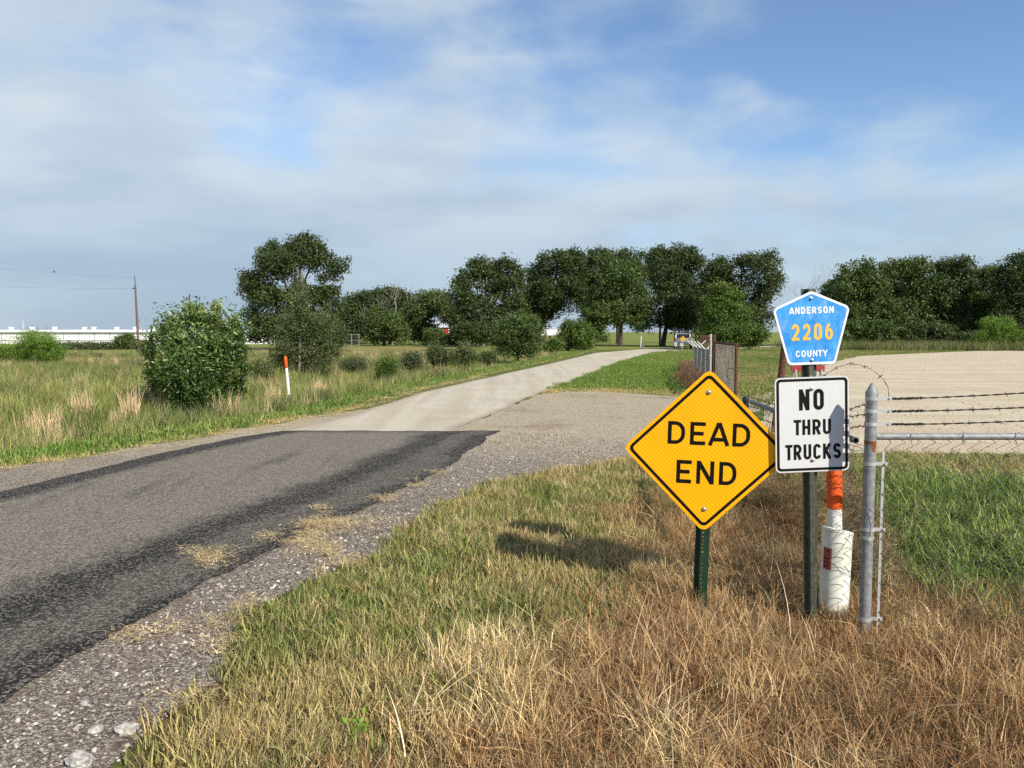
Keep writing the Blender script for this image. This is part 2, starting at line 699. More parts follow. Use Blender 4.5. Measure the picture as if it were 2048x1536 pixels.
# pale chip-seal road and the fresh asphalt that ends against it
PL = [(-4.25, 13.1)] + [G(*p) for p in ((555, 866), (700, 831), (850, 784), (1000, 750), (1100, 727.5), (1190, 706), (1290, 698))] + [(22, 88), (42, 104)]
PR = [(-1.1, 13.1)] + [G(*p) for p in ((905, 861), (1070, 790.5), (1150, 761), (1250, 721), (1312, 703.5), (1420, 700))] + [(31, 86), (46, 101)]
t = NT('pale_chip_seal')
co = t.coord()
v = t.vor(70, co)
cell = t.new('ShaderNodeSeparateColor')
t.l.new(v.outputs['Color'], cell.inputs[0])
big = t.noise(.8, 5, .6, co)
base = t.mix(cell.outputs[0], (.36, .315, .24), (.64, .575, .46))
base = t.mix(t.smooth(big, .35, .7, 0, .4), base, (.36, .305, .22))
long_ = t.noise(1.0, 5, .6, t.coord((1.9, .10, 1)))
base = t.mix(t.smooth(long_, .42, .62, 0, .42), base, (.33, .275, .195))
dl = t.attr('dl').outputs['Fac']
edge = t.math('MINIMUM', dl, t.attr('dr').outputs['Fac'])
base = t.mix(t.smooth(t.math('ADD', edge, t.math('MULTIPLY', big, .3)), .1, .45, .55, 0), base, (.22, .16, .105))
t.pbr(base, .9, 0, .2, t.bump(t.math('SUBTRACT', 1.0, v.outputs['Distance']), .3, .008))
strip('pale_road', PL, PR, .011, t.m, .3)

AL = [(-8.6, -4), (-7.0, 2.5), (-5.75, 8.3)] + [G(*p) for p in ((0, 986), (330, 906), (490, 874), (556, 866))] + [G(600, 864.5)]
AL = [(-8.6, -4), (-7.1, 3.0), G(0, 986), G(330, 906), G(490, 874), (G(560, 866)[0], 13.48)]
AR = [(-4.15, -4), (-2.55, 3.0), G(0, 1402), G(300, 1222), G(560, 1096), G(750, 1010), G(900, 930), (G(995, 865)[0], 13.48)]
t = NT('worn_asphalt')
co = t.coord()
v = t.vor(78, co)
cell = t.new('ShaderNodeSeparateColor')
t.l.new(v.outputs['Color'], cell.inputs[0])
v2 = t.vor(44, co)
cell2 = t.new('ShaderNodeSeparateColor')
t.l.new(v2.outputs['Color'], cell2.inputs[0])
big = t.noise(.7, 6, .6, co)
med = t.noise(5, 6, .65, co)
chip = t.mix(t.smooth(cell.outputs[0], .1, .95), (.12, .102, .083), (.32, .28, .225))
tar = t.mix(t.smooth(cell.outputs[0], .45, 1.0), (.016, .014, .013), (.20, .178, .15))
dl, dr = t.attr('dl').outputs['Fac'], t.attr('dr').outputs['Fac']
wob = t.math('MULTIPLY', t.math('SUBTRACT', big, .5), .9)
wob2 = t.math('MULTIPLY', t.math('SUBTRACT', med, .5), .5)
wr = t.math('ADD', dr, t.math('ADD', wob, wob2))
band_r = t.smooth(wr, .95, 1.45, 1, 0)
inner = t.math('MULTIPLY', t.smooth(wr, .10, .30), t.smooth(wr, .55, .80, 1, 0))
band_r = t.math('SUBTRACT', band_r, t.math('MULTIPLY', inner, .42), True)
band_l = t.smooth(t.math('ADD', dl, t.math('MULTIPLY', wob2, .6)), .33, .62, 1, 0)
endb = t.new('ShaderNodeSeparateXYZ')
t.l.new(co, endb.inputs[0])
band_e = t.smooth(t.math('ADD', endb.outputs[1], wob2), 13.0, 13.5, 0, .75)
dark = t.math('MAXIMUM', t.math('MAXIMUM', band_r, band_l), band_e)
streak = t.noise(1.2, 4, .6, t.coord((2.2, .35, 1)))
dark = t.math('MAXIMUM', dark, t.smooth(streak, .54, .72, 0, .45))
base = t.mix(dark, chip, tar)
base = t.mix(t.math('MULTIPLY', t.smooth(cell2.outputs[2], .965, .975), t.smooth(v2.outputs['Distance'], .25, .4, 1, 0)), base, (.50, .46, .40))
base = t.mix(t.smooth(v.outputs['Distance'], .35, .75, 0, .75), base, t.mix(1, base, (.5, .49, .48), 'MULTIPLY'))
t.pbr(base, .85, 0, .2, t.bump(t.math('SUBTRACT', 1.0, v.outputs['Distance']), .6, .010))
strip('asphalt_road', AL, AR, .015, t.m, .05, 30, True)

# ------------------------------------------------------------------ scatter (stuff)
TUFTS = {}


def blades(n, rad, h0, h1, width, lean, seed, segs=3, up=1.0, flat=False, dryf=.15):
    rg = np.random.default_rng(seed)
    ang, rr = rg.uniform(0, 2 * np.pi, n), rad * np.sqrt(rg.uniform(0, 1, n))
    bx, by = rr * np.cos(ang), rr * np.sin(ang)
    h = rg.uniform(h0, h1, n) * rg.uniform(.75, 1.1, n)
    ph = rg.uniform(0, 2 * np.pi, n)
    ln = lean * rg.uniform(.2, 1.3, n)
    wv = width * rg.uniform(.6, 1.4, n)
    fa = ph + np.pi / 2 + rg.normal(0, .7, n)
    V, A, Wd = [], [], []
    ts = np.linspace(0, 1, segs + 1)
    val = rg.uniform(0, 1, n)
    dryv = (rg.uniform(0, 1, n) < dryf).astype(float)
    for t_ in ts:
        d = ln * h * t_ ** 1.7
        z = up * h * (t_ - .45 * np.minimum(ln, 1.6) * t_ ** 2.2) if not flat else h * .04 + .01 * t_ + rg.uniform(0, .007, n)
        px_, py_ = bx + np.cos(ph) * d, by + np.sin(ph) * d
        w_ = wv * (1 - t_ ** 1.5) * .5 + .0003
        V.append(np.stack([px_ - np.cos(fa) * w_, py_ - np.sin(fa) * w_, z], 1))
        V.append(np.stack([px_ + np.cos(fa) * w_, py_ + np.sin(fa) * w_, z], 1))
    m = 2 * (segs + 1)
    V = np.stack(V, 1).reshape(-1, 3)
    b = np.arange(n)[:, None] * m
    F = np.concatenate([np.concatenate([b + 2 * k, b + 2 * k + 1, b + 2 * k + 3, b + 2 * k + 2], 1) for k in range(segs)], 0)
    return V, F, np.repeat(val, m), np.repeat(dryv, m)


def tufts(key, count, mat, **kw):
    c = bpy.data.collections.new(key)
    for i in range(count):
        V, F, val, dv = blades(seed=hash(key) % 1000 + i if False else (sum(map(ord, key)) + i), **kw)
        me = npmesh(key, V, F, {'v': ('FLOAT', val), 'w': ('FLOAT', dv)})
        me.materials.append(mat)
        o = bpy.data.objects.new(key, me)
        c.objects.link(o)
    TUFTS[key] = (c, count)


def scatter(name, key, P, tint, scale, seed, tilt=.12, label=None):
    """one stuff object: tufts instanced on points"""
    c, cnt = TUFTS[key]
    rg = np.random.default_rng(seed)
    n = len(P)
    rot = np.stack([rg.normal(0, tilt, n), rg.normal(0, tilt, n), rg.uniform(0, 2 * np.pi, n)], 1)
    me = npmesh(name, P, np.zeros((0, 4), int), {
        'rot': ('FLOAT_VECTOR', rot), 'scl': ('FLOAT', scale), 'idx': ('INT', rg.integers(0, cnt, n)), 'tint': ('FLOAT_COLOR', tint)})
    o = link(name, me)
    ng = bpy.data.node_groups.new(name, 'GeometryNodeTree')
    ng.interface.new_socket('Geometry', in_out='INPUT', socket_type='NodeSocketGeometry')
    ng.interface.new_socket('Geometry', in_out='OUTPUT', socket_type='NodeSocketGeometry')
    gi, go = ng.nodes.new('NodeGroupInput'), ng.nodes.new('NodeGroupOutput')
    ip = ng.nodes.new('GeometryNodeInstanceOnPoints')
    ci = ng.nodes.new('GeometryNodeCollectionInfo')
    ci.inputs['Collection'].default_value = c
    ci.inputs['Separate Children'].default_value = True
    ci.inputs['Reset Children'].default_value = True

    def na(nm, typ):
        q = ng.nodes.new('GeometryNodeInputNamedAttribute')
        q.data_type = typ
        q.inputs['Name'].default_value = nm
        return q.outputs['Attribute']
    L = ng.links.new
    L(gi.outputs[0], ip.inputs['Points'])
    L(ci.outputs[0], ip.inputs['Instance'])
    ip.inputs['Pick Instance'].default_value = True
    L(na('idx', 'INT'), ip.inputs['Instance Index'])
    L(na('rot', 'FLOAT_VECTOR'), ip.inputs['Rotation'])
    L(na('scl', 'FLOAT'), ip.inputs['Scale'])
    L(ip.outputs[0], go.inputs[0])
    md = o.modifiers.new('scatter', 'NODES')
    md.node_group = ng
    return tag(o, label, kind='stuff')


def fill(poly, dens, seed, keep=None):
    rg = np.random.default_rng(seed)
    a = np.array(poly)
    lo, hi = a.min(0), a.max(0)
    n = int(dens * np.prod(hi - lo))
    x, y = rg.uniform(lo[0], hi[0], n), rg.uniform(lo[1], hi[1], n)
    k = inpoly(x, y, poly)
    if keep is not None:
        k &= rg.uniform(0, 1, n) < keep(x, y)
    x, y = x[k], y[k]
    return np.stack([x, y, terr(x, y)], 1)


def blend(cs, w):
    """colours picked along a list by weight 0..1"""
    cs = np.array(cs, float)
    w = np.clip(w, 0, 1) * (len(cs) - 1)
    i = np.clip(np.floor(w).astype(int), 0, len(cs) - 2)
    f = (w - i)[:, None]
    return cs[i] * (1 - f) + cs[i + 1] * f


GM = grass_mat('grass_blades', .22)
tufts('short_tuft', 6, GM, n=55, rad=.11, h0=.04, h1=.11, width=.0062, lean=.55, dryf=.22)
tufts('dry_tuft', 7, GM, n=64, rad=.11, h0=.07, h1=.25, width=.0042, lean=.72, dryf=.30)
tufts('thatch_tuft', 6, GM, n=66, rad=.13, h0=.05, h1=.16, width=.0036, lean=1.5, dryf=.25)
tufts('stalk_tuft', 7, GM, n=4, rad=.10, h0=.30, h1=.62, width=.0052, lean=.75, segs=6, dryf=.6)
tufts('lush_tuft', 6, GM, n=42, rad=.13, h0=.08, h1=.28, width=.0105, lean=1.0, segs=4, dryf=.10)
tufts('field_tuft', 6, GM, n=70, rad=.30, h0=.25, h1=.62, width=.010, lean=.55, dryf=.22)
tufts('mown_tuft', 4, GM, n=90, rad=.30, h0=.05, h1=.13, width=.011, lean=.6, dryf=.12)
tufts('straw_tuft', 5, GM, n=26, rad=.12, h0=.05, h1=.15, width=.0045, lean=1.0, flat=True, dryf=.5)

GREEN1, GREEN2, GREEN3 = (.070, .125, .020), (.135, .175, .040), (.22, .22, .072)
GOLD1, GOLD2 = (.40, .295, .13), (.55, .42, .21)
BRN1, BRN2, BRN3 = (.17, .090, .040), (.31, .175, .080), (.45, .29, .14)

VERGE = EDGE_NEAR + [(3.2, 10.9), (3.2, -4)]


def edge_d(x, y):
    return x - near_x(y)


def dryness(x, y):
    """0 green by the gravel .. 1 brown brush by the fence"""
    bx = np.interp(y, [0, 2.5, 3.2, 4.2, 5.3, 6.5, 8.5, 11], [-1.1, -.75, -.45, .05, .55, .95, 1.5, 2.1])
    return sm(x - bx + (fbm(x, y, 1.1, 21) - .5) * 1.5, -.55, .65)


def verge_tint(P, seed):
    rg = np.random.default_rng(seed)
    x, y = P[:, 0], P[:, 1]
    n = fbm(x, y, .9, 31)
    n3 = fbm(x, y, 2.6, 33)
    dr = dryness(x, y)
    gr = blend([GREEN1, GREEN2, GREEN3, GOLD1], n * .8 + n3 * .8 - .14 + rg.normal(0, .16, len(x)))
    br = blend([BRN1, BRN2, BRN3, GOLD2, (.66, .52, .30)], n3 * .8 + n * .6 - .34 + rg.normal(0, .16, len(x)))
    pick = rg.uniform(0, 1, len(x)) < dr
    return np.where(pick[:, None], br, gr)


fore_left = [p for p in VERGE]
# green and straw turf from the gravel to the brush
P = fill(VERGE, 170, 1, lambda x, y: (1 - .75 * dryness(x, y)) * sm(edge_d(x, y) + (fbm(x, y, 2.5, 44) - .5) * .5, -.05, .30) * (y > 1.9))
scatter('verge_grass', 'short_tuft', P, verge_tint(P, 2), np.random.default_rng(3).uniform(.75, 1.5, len(P)), 4)
P = fill(VERGE, 60, 5, lambda x, y: .85 * (1 - dryness(x, y)) * sm(edge_d(x, y), .1, .6) * sm(fbm(x, y, 1.4, 51), .38, .60) * (y > 1.9))
tt = blend([GREEN3, GOLD1, GOLD2, (.70, .56, .32)], np.random.default_rng(6).uniform(.1, 1, len(P)))
scatter('straw_tinted_grass', 'dry_tuft', P, tt, np.random.default_rng(7).uniform(.5, .85, len(P)), 8)
# brown brush
P = fill(VERGE, 125, 9, lambda x, y: (.3 + .7 * sm(fbm(x, y, 1.5, 82), .35, .6)) * dryness(x, y) * (y > 1.9) * (1 - sm(x - 2.45, 0, .9) * sm(y, 4.7, 5.1)))
scatter('dry_brush_grass', 'dry_tuft', P, verge_tint(P, 10), np.random.default_rng(11).uniform(.5, 1.2, len(P)), 12, .2)
P = fill(VERGE, 130, 13, lambda x, y: (.12 + .88 * sm(fbm(x, y, 2.1, 81), .36, .58)) * dryness(x, y) * (y > 1.9) * (1 - sm(x - 2.45, 0, .9) * sm(y, 4.7, 5.1)))
scatter('tangled_thatch', 'thatch_tuft', P, verge_tint(P, 14) * .9, np.random.default_rng(15).uniform(.7, 1.4, len(P)), 16, .28)
# pale long stalks over it
P = fill([(-1.2, 2.1), (3.2, 2.1), (3.3, 5.0), (.4, 5.0)], 17, 17, lambda x, y: .25 + .75 * sm(fbm(x, y, 1.2, 61), .4, .6))
scatter('pale_dry_stalks', 'stalk_tuft', P, blend([BRN3, (.62, .48, .28), (.80, .68, .46)], np.random.default_rng(18).uniform(0, 1, len(P))), np.random.default_rng(19).uniform(.5, 1.0, len(P)), 20, .3)
# blonde clump in the middle foreground
P = fill([G(880, 1500), G(800, 1380), G(950, 1290), G(1110, 1330), G(1080, 1480)], 130, 22, lambda x, y: .25 + .75 * sm(fbm(x, y, 2.2, 63), .4, .6))
scatter('blonde_bunch_grass', 'dry_tuft', P, blend([GOLD1, (.62, .47, .23), (.80, .64, .36)], np.random.default_rng(23).uniform(0, 1, len(P))), np.random.default_rng(24).uniform(.8, 1.25, len(P)), 25, .12)
# lush grass inside the fence
INS = [(2.75, 4.75), (4.6, 4.6), (9, 4.6), (16, 8), (16, 11.2), (9, 10.7), (5.5, 10.9), (3.9, 10.85), (3.3, 8.5)]
P = fill(INS, 85, 26, lambda x, y: 1 - .75 * (1 - sm(y - .25 * (x - 2.2), 4.6, 5.3)) * 1.0)
n = fbm(P[:, 0], P[:, 1], 1.1, 71)
far_dry = sm(P[:, 1], 8.2, 10.4)
tt = blend([(.065, .12, .020), (.125, .19, .038), (.20, .245, .070), (.33, .28, .12)], n * 1.0 - .04 + far_dry * .35 + np.random.default_rng(27).normal(0, .12, len(P)))
scatter('lush_grass', 'lush_tuft', P, tt, np.random.default_rng(28).uniform(.65, 1.2, len(P)) * (1 - .45 * far_dry), 29, .2)
P = fill([(1.9, 4.2), (9, 4.0), (9, 5.2), (4.5, 5.2), (2.6, 5.6), (1.9, 5.3)], 60, 30)
scatter('dry_grass_along_fence', 'dry_tuft', P, blend([BRN1, BRN2, BRN3, GOLD1], np.random.default_rng(31).uniform(0, 1, len(P))), np.random.default_rng(32).uniform(.6, 1.0, len(P)), 33, .25)

# mown verge across the driveway, and beside the road on the left
FARV = [EDGE_FAR[1], EDGE_FAR[2], EDGE_FAR[3], EDGE_FAR[4], EDGE_FAR[5], (5.9, 20.2), (6.3, 24.3), (7.3, 31), (9, 38), (16, 66), (13, 67), G(1312, 704.5), G(1250, 722), G(1150, 762.5)]
P = fill(FARV, 20, 34, lambda x, y: np.clip(.35 + 24 / y, 0, 1))
nn = fbm(P[:, 0], P[:, 1], .35, 72)
near_edge = 1 - sm(P[:, 1] - np.interp(P[:, 0], [.6, 2.5, 6], [21.3, 22.3, 20.0]), .2, 2.6)
tt = blend([(.085, .16, .020), (.125, .205, .030), (.19, .235, .05), (.42, .33, .14)], nn * .8 + .75 * near_edge + np.random.default_rng(35).normal(0, .08, len(P)))
scatter('mown_verge_grass', 'mown_tuft', P, tt, np.random.default_rng(36).uniform(.7, 1.2, len(P)) * (1 - .4 * near_edge), 37)
ISL = [(5.95, 20.0), (5.6, 17.2)] + [tuple(p) for p in EDGE_FAR[7:]] + [(60, 84), (20, 88), (11, 60), (8, 34), (6.5, 24.5)]
P = fill(ISL, 14, 134, lambda x, y: np.clip(.12 + 16 / y, 0, 1) * sm(fbm(x, y, .5, 88), .25, .5))
tt = blend([(.085, .15, .022), (.14, .20, .036), (.25, .24, .08), (.36, .27, .12)], fbm(P[:, 0], P[:, 1] * .5, .3, 89) * 1.1 + np.random.default_rng(135).normal(0, .1, len(P)))
scatter('lot_edge_grass', 'mown_tuft', P, tt, np.random.default_rng(136).uniform(.6, 1.1, len(P)), 137)
LV = [(float(xl(y)), y) for y in np.arange(1, 70, 1.0)]
LVo = [(float(xl(y)) - 1.7, y) for y in np.arange(69, 0, -1.0)]
P = fill(LV + LVo, 26, 38, lambda x, y: np.clip(.2 + 16 / y, 0, 1) * sm(xl(y) - x + (fbm(x, y, 1.5, 45) - .5) * .5, -.02, .3))
ed = 1 - sm(xl(P[:, 1]) - P[:, 0], .1, .55)
tt = blend([(.08, .15, .022), (.125, .20, .034), (.20, .235, .06), (.45, .34, .15)], fbm(P[:, 0], P[:, 1], .7, 73) * .75 + .7 * ed + np.random.default_rng(39).normal(0, .08, len(P)))
scatter('roadside_grass', 'mown_tuft', P, tt, np.random.default_rng(40).uniform(.7, 1.35, len(P)) * (1 - .5 * ed), 41)
# tall field grass beyond the left verge
FLD = [(float(xl(y)) - 1.3, y) for y in np.arange(4, 62, 1.0)] + [(-45, 62), (-45, 30), (-14, 8)]
P = fill(FLD, 11, 42, lambda x, y: np.clip(.12 + 10 / y, 0, 1) * (1 - .6 * sm(y, 34, 40) * (x > -22)))
n = fbm(P[:, 0], P[:, 1], .25, 74)
n5 = fbm(P[:, 0], P[:, 1], .9, 75)
tt = blend([(.06, .095, .020), (.125, .170, .036), (.205, .235, .064), (.33, .295, .115), (.48, .39, .20)], n * .8 + n5 * .6 - .30 + np.random.default_rng(43).normal(0, .12, len(P)))
tall = np.where(P[:, 1] < 34, 1.0, .6)
scatter('tall_field_grass', 'field_tuft', P, tt, np.random.default_rng(44).uniform(.6, 1.15, len(P)) * tall, 45)
tufts('tan_tuft', 5, GM, n=34, rad=.26, h0=.30, h1=.78, width=.009, lean=.35, dryf=.5)
P = fill(FLD, 4.5, 142, lambda x, y: np.clip(.05 + 9 / y, 0, 1) * sm(fbm(x * .6, y, .42, 91), .47, .66))
scatter('tan_seed_grass', 'tan_tuft', P, blend([(.26, .20, .11), (.44, .33, .19), (.60, .46, .28)], np.random.default_rng(143).uniform(0, 1, len(P))), np.random.default_rng(144).uniform(.55, 1.05, len(P)), 145)
P = fill(FLD, 3.0, 146, lambda x, y: np.clip(.05 + 12 / y, 0, 1) * sm(fbm(x * .6, y, .30, 95), .50, .66))
scatter('dark_field_weeds', 'field_tuft', P, blend([(.04, .065, .018), (.075, .11, .03), (.12, .13, .06)], np.random.default_rng(147).uniform(0, 1, len(P))), np.random.default_rng(148).uniform(.8, 1.5, len(P)), 149)
# cut straw left on the road and along its edges
PS, SS = [], []
rg = np.random.default_rng(46)
for (x0, x1, y0, y1, k) in ((380, 458, 1106, 1132, 60), (575, 660, 1062, 1106, 110), (600, 750, 1040, 1066, 150), (516, 540, 1074, 1084, 12), (628, 652, 1017, 1025, 12), (752, 800, 992, 1006, 30),
                            (800, 844, 970, 980, 18), (850, 888, 944, 952, 16), (640, 672, 1098, 1125, 26), (655, 745, 1124, 1138, 36), (245, 285, 1268, 1282, 14), (320, 350, 1258, 1270, 8), (470, 520, 1205, 1235, 16),
                            (400, 470, 1290, 1310, 14), (300, 420, 1390, 1420, 18), (830, 930, 1030, 1060, 26), (960, 1030, 985, 1000, 20), (350, 480, 1235, 1262, 12)):
    for _ in range(int(k * .6)):
        a_, b_ = rg.normal(.5, .30), rg.normal(.5, .34)
        g = G(x0 + (x1 - x0) * a_, y0 + (y1 - y0) * b_)
        PS.append((g[0], g[1], .022))
for y in rg.uniform(3, 30, 900):
    PS.append((float(xl(y)) + rg.normal(.12, .16), y, .018))
for _ in range(260):
    g = G(rg.uniform(1080, 1330), rg.normal(783, 4))
    PS.append((g[0], g[1], .012))
PS = np.array(PS)
scatter('cut_straw', 'straw_tuft', PS, blend([(.50, .37, .18), (.66, .50, .26), (.78, .61, .33)], rg.uniform(0, 1, len(PS))), rg.uniform(.5, 1.0, len(PS)), 47, .03)

# loose stones on the shoulder
def stone_mesh(seed, k=8):
    rg = np.random.default_rng(seed)
    mb = MB()
    lat = [(-.6, .6), (-.1, 1.0), (.45, .7)]
    vs = [(0, 0, -.7)]
    for z, r in lat:
        for i in range(k):
            t_ = 2 * math.pi * i / k
            q = r * rg.uniform(.75, 1.15)
            vs.append((q * math.cos(t_), q * math.sin(t_), z + rg.uniform(-.12, .12)))
    vs.append((0, 0, .72))
    fs = [(0, 1 + (i + 1) % k, 1 + i) for i in range(k)]
    for L in range(2):
        b = 1 + L * k
        fs += [(b + i, b + (i + 1) % k, b + k + (i + 1) % k, b + k + i) for i in range(k)]
    b = 1 + 2 * k
    fs += [(b + i, b + (i + 1) % k, 3 * k + 1) for i in range(k)]
    mb.add(vs, fs)
    return mb


t = NT('gravel_stones')
tn = t.attr('tint', 'INSTANCER')
t.pbr(t.mix(t.smooth(t.noise(6, 4), .3, .7), tn.outputs['Color'], t.mix(1, tn.outputs['Color'], (.7, .68, .66), 'MULTIPLY')), .9, 0, .2)
STONE_I = t.m
c = bpy.data.collections.new('stones')
for i in range(6):
    mb = stone_mesh(i, 6)
    me = bpy.data.meshes.new('stone')
    me.from_pydata([(x, y * .8, z * .55) for x, y, z in mb.v], [], mb.f)
    me.materials.append(STONE_I)
    c.objects.link(bpy.data.objects.new('stone', me))
TUFTS['stones'] = (c, 6)
SHOUL = EDGE_NEAR[2:] + [(2.4, 12), (0, 13.4), (-.5, 12)] + [(p[0] + .1, p[1]) for p in reversed(AR[1:-1])]
P = fill(SHOUL, 1500, 48, lambda x, y: np.clip(4.5 / y, .12, 1) * (y > 2.2))
rg = np.random.default_rng(49)
P[:, 2] = .008
sz = .0035 + .013 * rg.uniform(0, 1, len(P)) ** 3.2
tt = blend([(.12, .095, .08), (.26, .22, .19), (.42, .37, .32), (.72, .67, .60)], rg.uniform(0, 1, len(P)) ** 1.3)
scatter('loose_gravel', 'stones', P, tt, sz, 50, .4)
P = fill([(2.6, 11.1), (12, 11.2), (16, 20), (7, 20), (3.6, 13)], 45, 51, lambda x, y: np.clip(11.5 / y, 0, 1) ** 2)
P[:, 2] = .012
scatter('loose_pale_stone', 'stones', P, blend([(.30, .23, .16), (.62, .54, .43)], rg.uniform(0, 1, len(P))), .008 + .022 * rg.uniform(0, 1, len(P)) ** 3, 52, .4)


# ------------------------------------------------------------------ trees and shrubs
def leaves(lobes, n, leaf, aspect, rg, clump=26, spread=3.0, shell=.45, tip=0.0, upb=.35, flat=.75, outward=0.0):
    """leaf faces gathered in clumps through the given lobes (centre, radii)"""
    C = np.array([l[0] for l in lobes])
    Rd = np.array([l[1] for l in lobes])
    wt = Rd[:, 0] * Rd[:, 2] + Rd[:, 0] * Rd[:, 1] * .3
    k = max(4, n // clump)
    li = rg.choice(len(lobes), k, p=wt / wt.sum())
    d = rg.normal(size=(k, 3))
    d /= np.linalg.norm(d, axis=1)[:, None]
    r = rg.uniform(0, 1, k) ** shell
    cc = C[li] + d * r[:, None] * Rd[li]
    cd = d
    cv = rg.uniform(0, 1, k)
    m = clump
    lc = np.repeat(cc, m, 0) + np.clip(rg.normal(size=(k * m, 3)), -1.5, 1.5) * (leaf * spread * .5 * np.repeat(rg.uniform(.6, 1.5, k), m))[:, None] * np.array([1, 1, flat])
    nrm = rg.normal(size=(k * m, 3)) + np.repeat(cd, m, 0) * .7 + np.array([0, 0, upb])
    nrm /= np.linalg.norm(nrm, axis=1)[:, None]
    ax = rg.normal(size=(k * m, 3)) + np.repeat(cd, m, 0) * outward
    ax -= nrm * (ax * nrm).sum(1)[:, None]
    ax /= np.linalg.norm(ax, axis=1)[:, None] + 1e-9
    bx = np.cross(nrm, ax)
    s = leaf * rg.uniform(.6, 1.25, k * m)[:, None]
    V = np.stack([lc - ax * s * .5, lc + bx * s * aspect * .5, lc + ax * s * .5, lc - bx * s * aspect * .5], 1)
    V[:, 1] += ax * s * -.06
    V = V.reshape(-1, 3)
    F = np.arange(len(V)).reshape(-1, 4)
    val = np.repeat(cv, m) * .55 + rg.uniform(0, 1, k * m) * .35
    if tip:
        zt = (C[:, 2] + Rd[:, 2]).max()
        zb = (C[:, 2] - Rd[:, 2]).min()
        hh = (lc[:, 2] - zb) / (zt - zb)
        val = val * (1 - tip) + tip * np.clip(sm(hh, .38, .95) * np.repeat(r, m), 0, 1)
    return V, F, np.repeat(val, 4), cc


def shoots(lobes, n, length, leaf, aspect, rg, per=16, upw=.75, tipz=.4, ang=.9):
    """leafy shoots: leaves set along short outward-rising stems all over the lobes"""
    C = np.array([l[0] for l in lobes])
    Rd = np.array([l[1] for l in lobes])
    wt = Rd[:, 0] * Rd[:, 2]
    li = rg.choice(len(lobes), n, p=wt / wt.sum())
    d = rg.normal(size=(n, 3))
    d /= np.linalg.norm(d, axis=1)[:, None]
    r = rg.uniform(.35, 1.0, n) ** .6
    end = C[li] + d * r[:, None] * Rd[li]
    dr = d * .8 + np.array([0, 0, upw]) + rg.normal(size=(n, 3)) * .3
    dr /= np.linalg.norm(dr, axis=1)[:, None]
    L = length * rg.uniform(.6, 1.3, n)
    tt_ = np.tile(np.linspace(0, 1, per), n)
    I = np.repeat(np.arange(n), per)
    pos = end[I] - dr[I] * ((1 - tt_) * L[I])[:, None]
    pos[:, 2] -= .10 * L[I] * (tt_ - .3) ** 2
    side = np.cross(dr, rg.normal(size=(n, 3)))
    side /= np.linalg.norm(side, axis=1)[:, None]
    up2 = np.cross(dr, side)
    a = np.tile(np.arange(per) * 2.4, n) + rg.normal(0, .3, n * per)
    out = side[I] * np.cos(a)[:, None] + up2[I] * np.sin(a)[:, None]
    ax = dr[I] * (.45 + .75 * tt_)[:, None] + out * ang + rg.normal(size=(n * per, 3)) * .18 + np.array([0, 0, -.15])
    ax /= np.linalg.norm(ax, axis=1)[:, None]
    nr = np.cross(ax, np.cross(dr[I] + rg.normal(size=(n * per, 3)) * .35, ax))
    nr /= np.linalg.norm(nr, axis=1)[:, None] + 1e-9
    bx = np.cross(nr, ax)
    s_ = (leaf * (1.05 - .55 * np.abs(tt_ - .45)) * rg.uniform(.75, 1.2, n * per))[:, None]
    V = np.stack([pos, pos + ax * s_ * .45 + bx * s_ * aspect * .5, pos + ax * s_ - nr * s_ * .10, pos + ax * s_ * .45 - bx * s_ * aspect * .5], 1).reshape(-1, 3)
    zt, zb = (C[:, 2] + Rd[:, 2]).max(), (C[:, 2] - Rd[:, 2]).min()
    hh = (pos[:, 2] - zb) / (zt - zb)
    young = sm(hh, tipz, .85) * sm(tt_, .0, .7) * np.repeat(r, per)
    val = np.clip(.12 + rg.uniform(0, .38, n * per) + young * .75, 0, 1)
    return V, np.arange(len(V)).reshape(-1, 4), np.repeat(val, 4), end


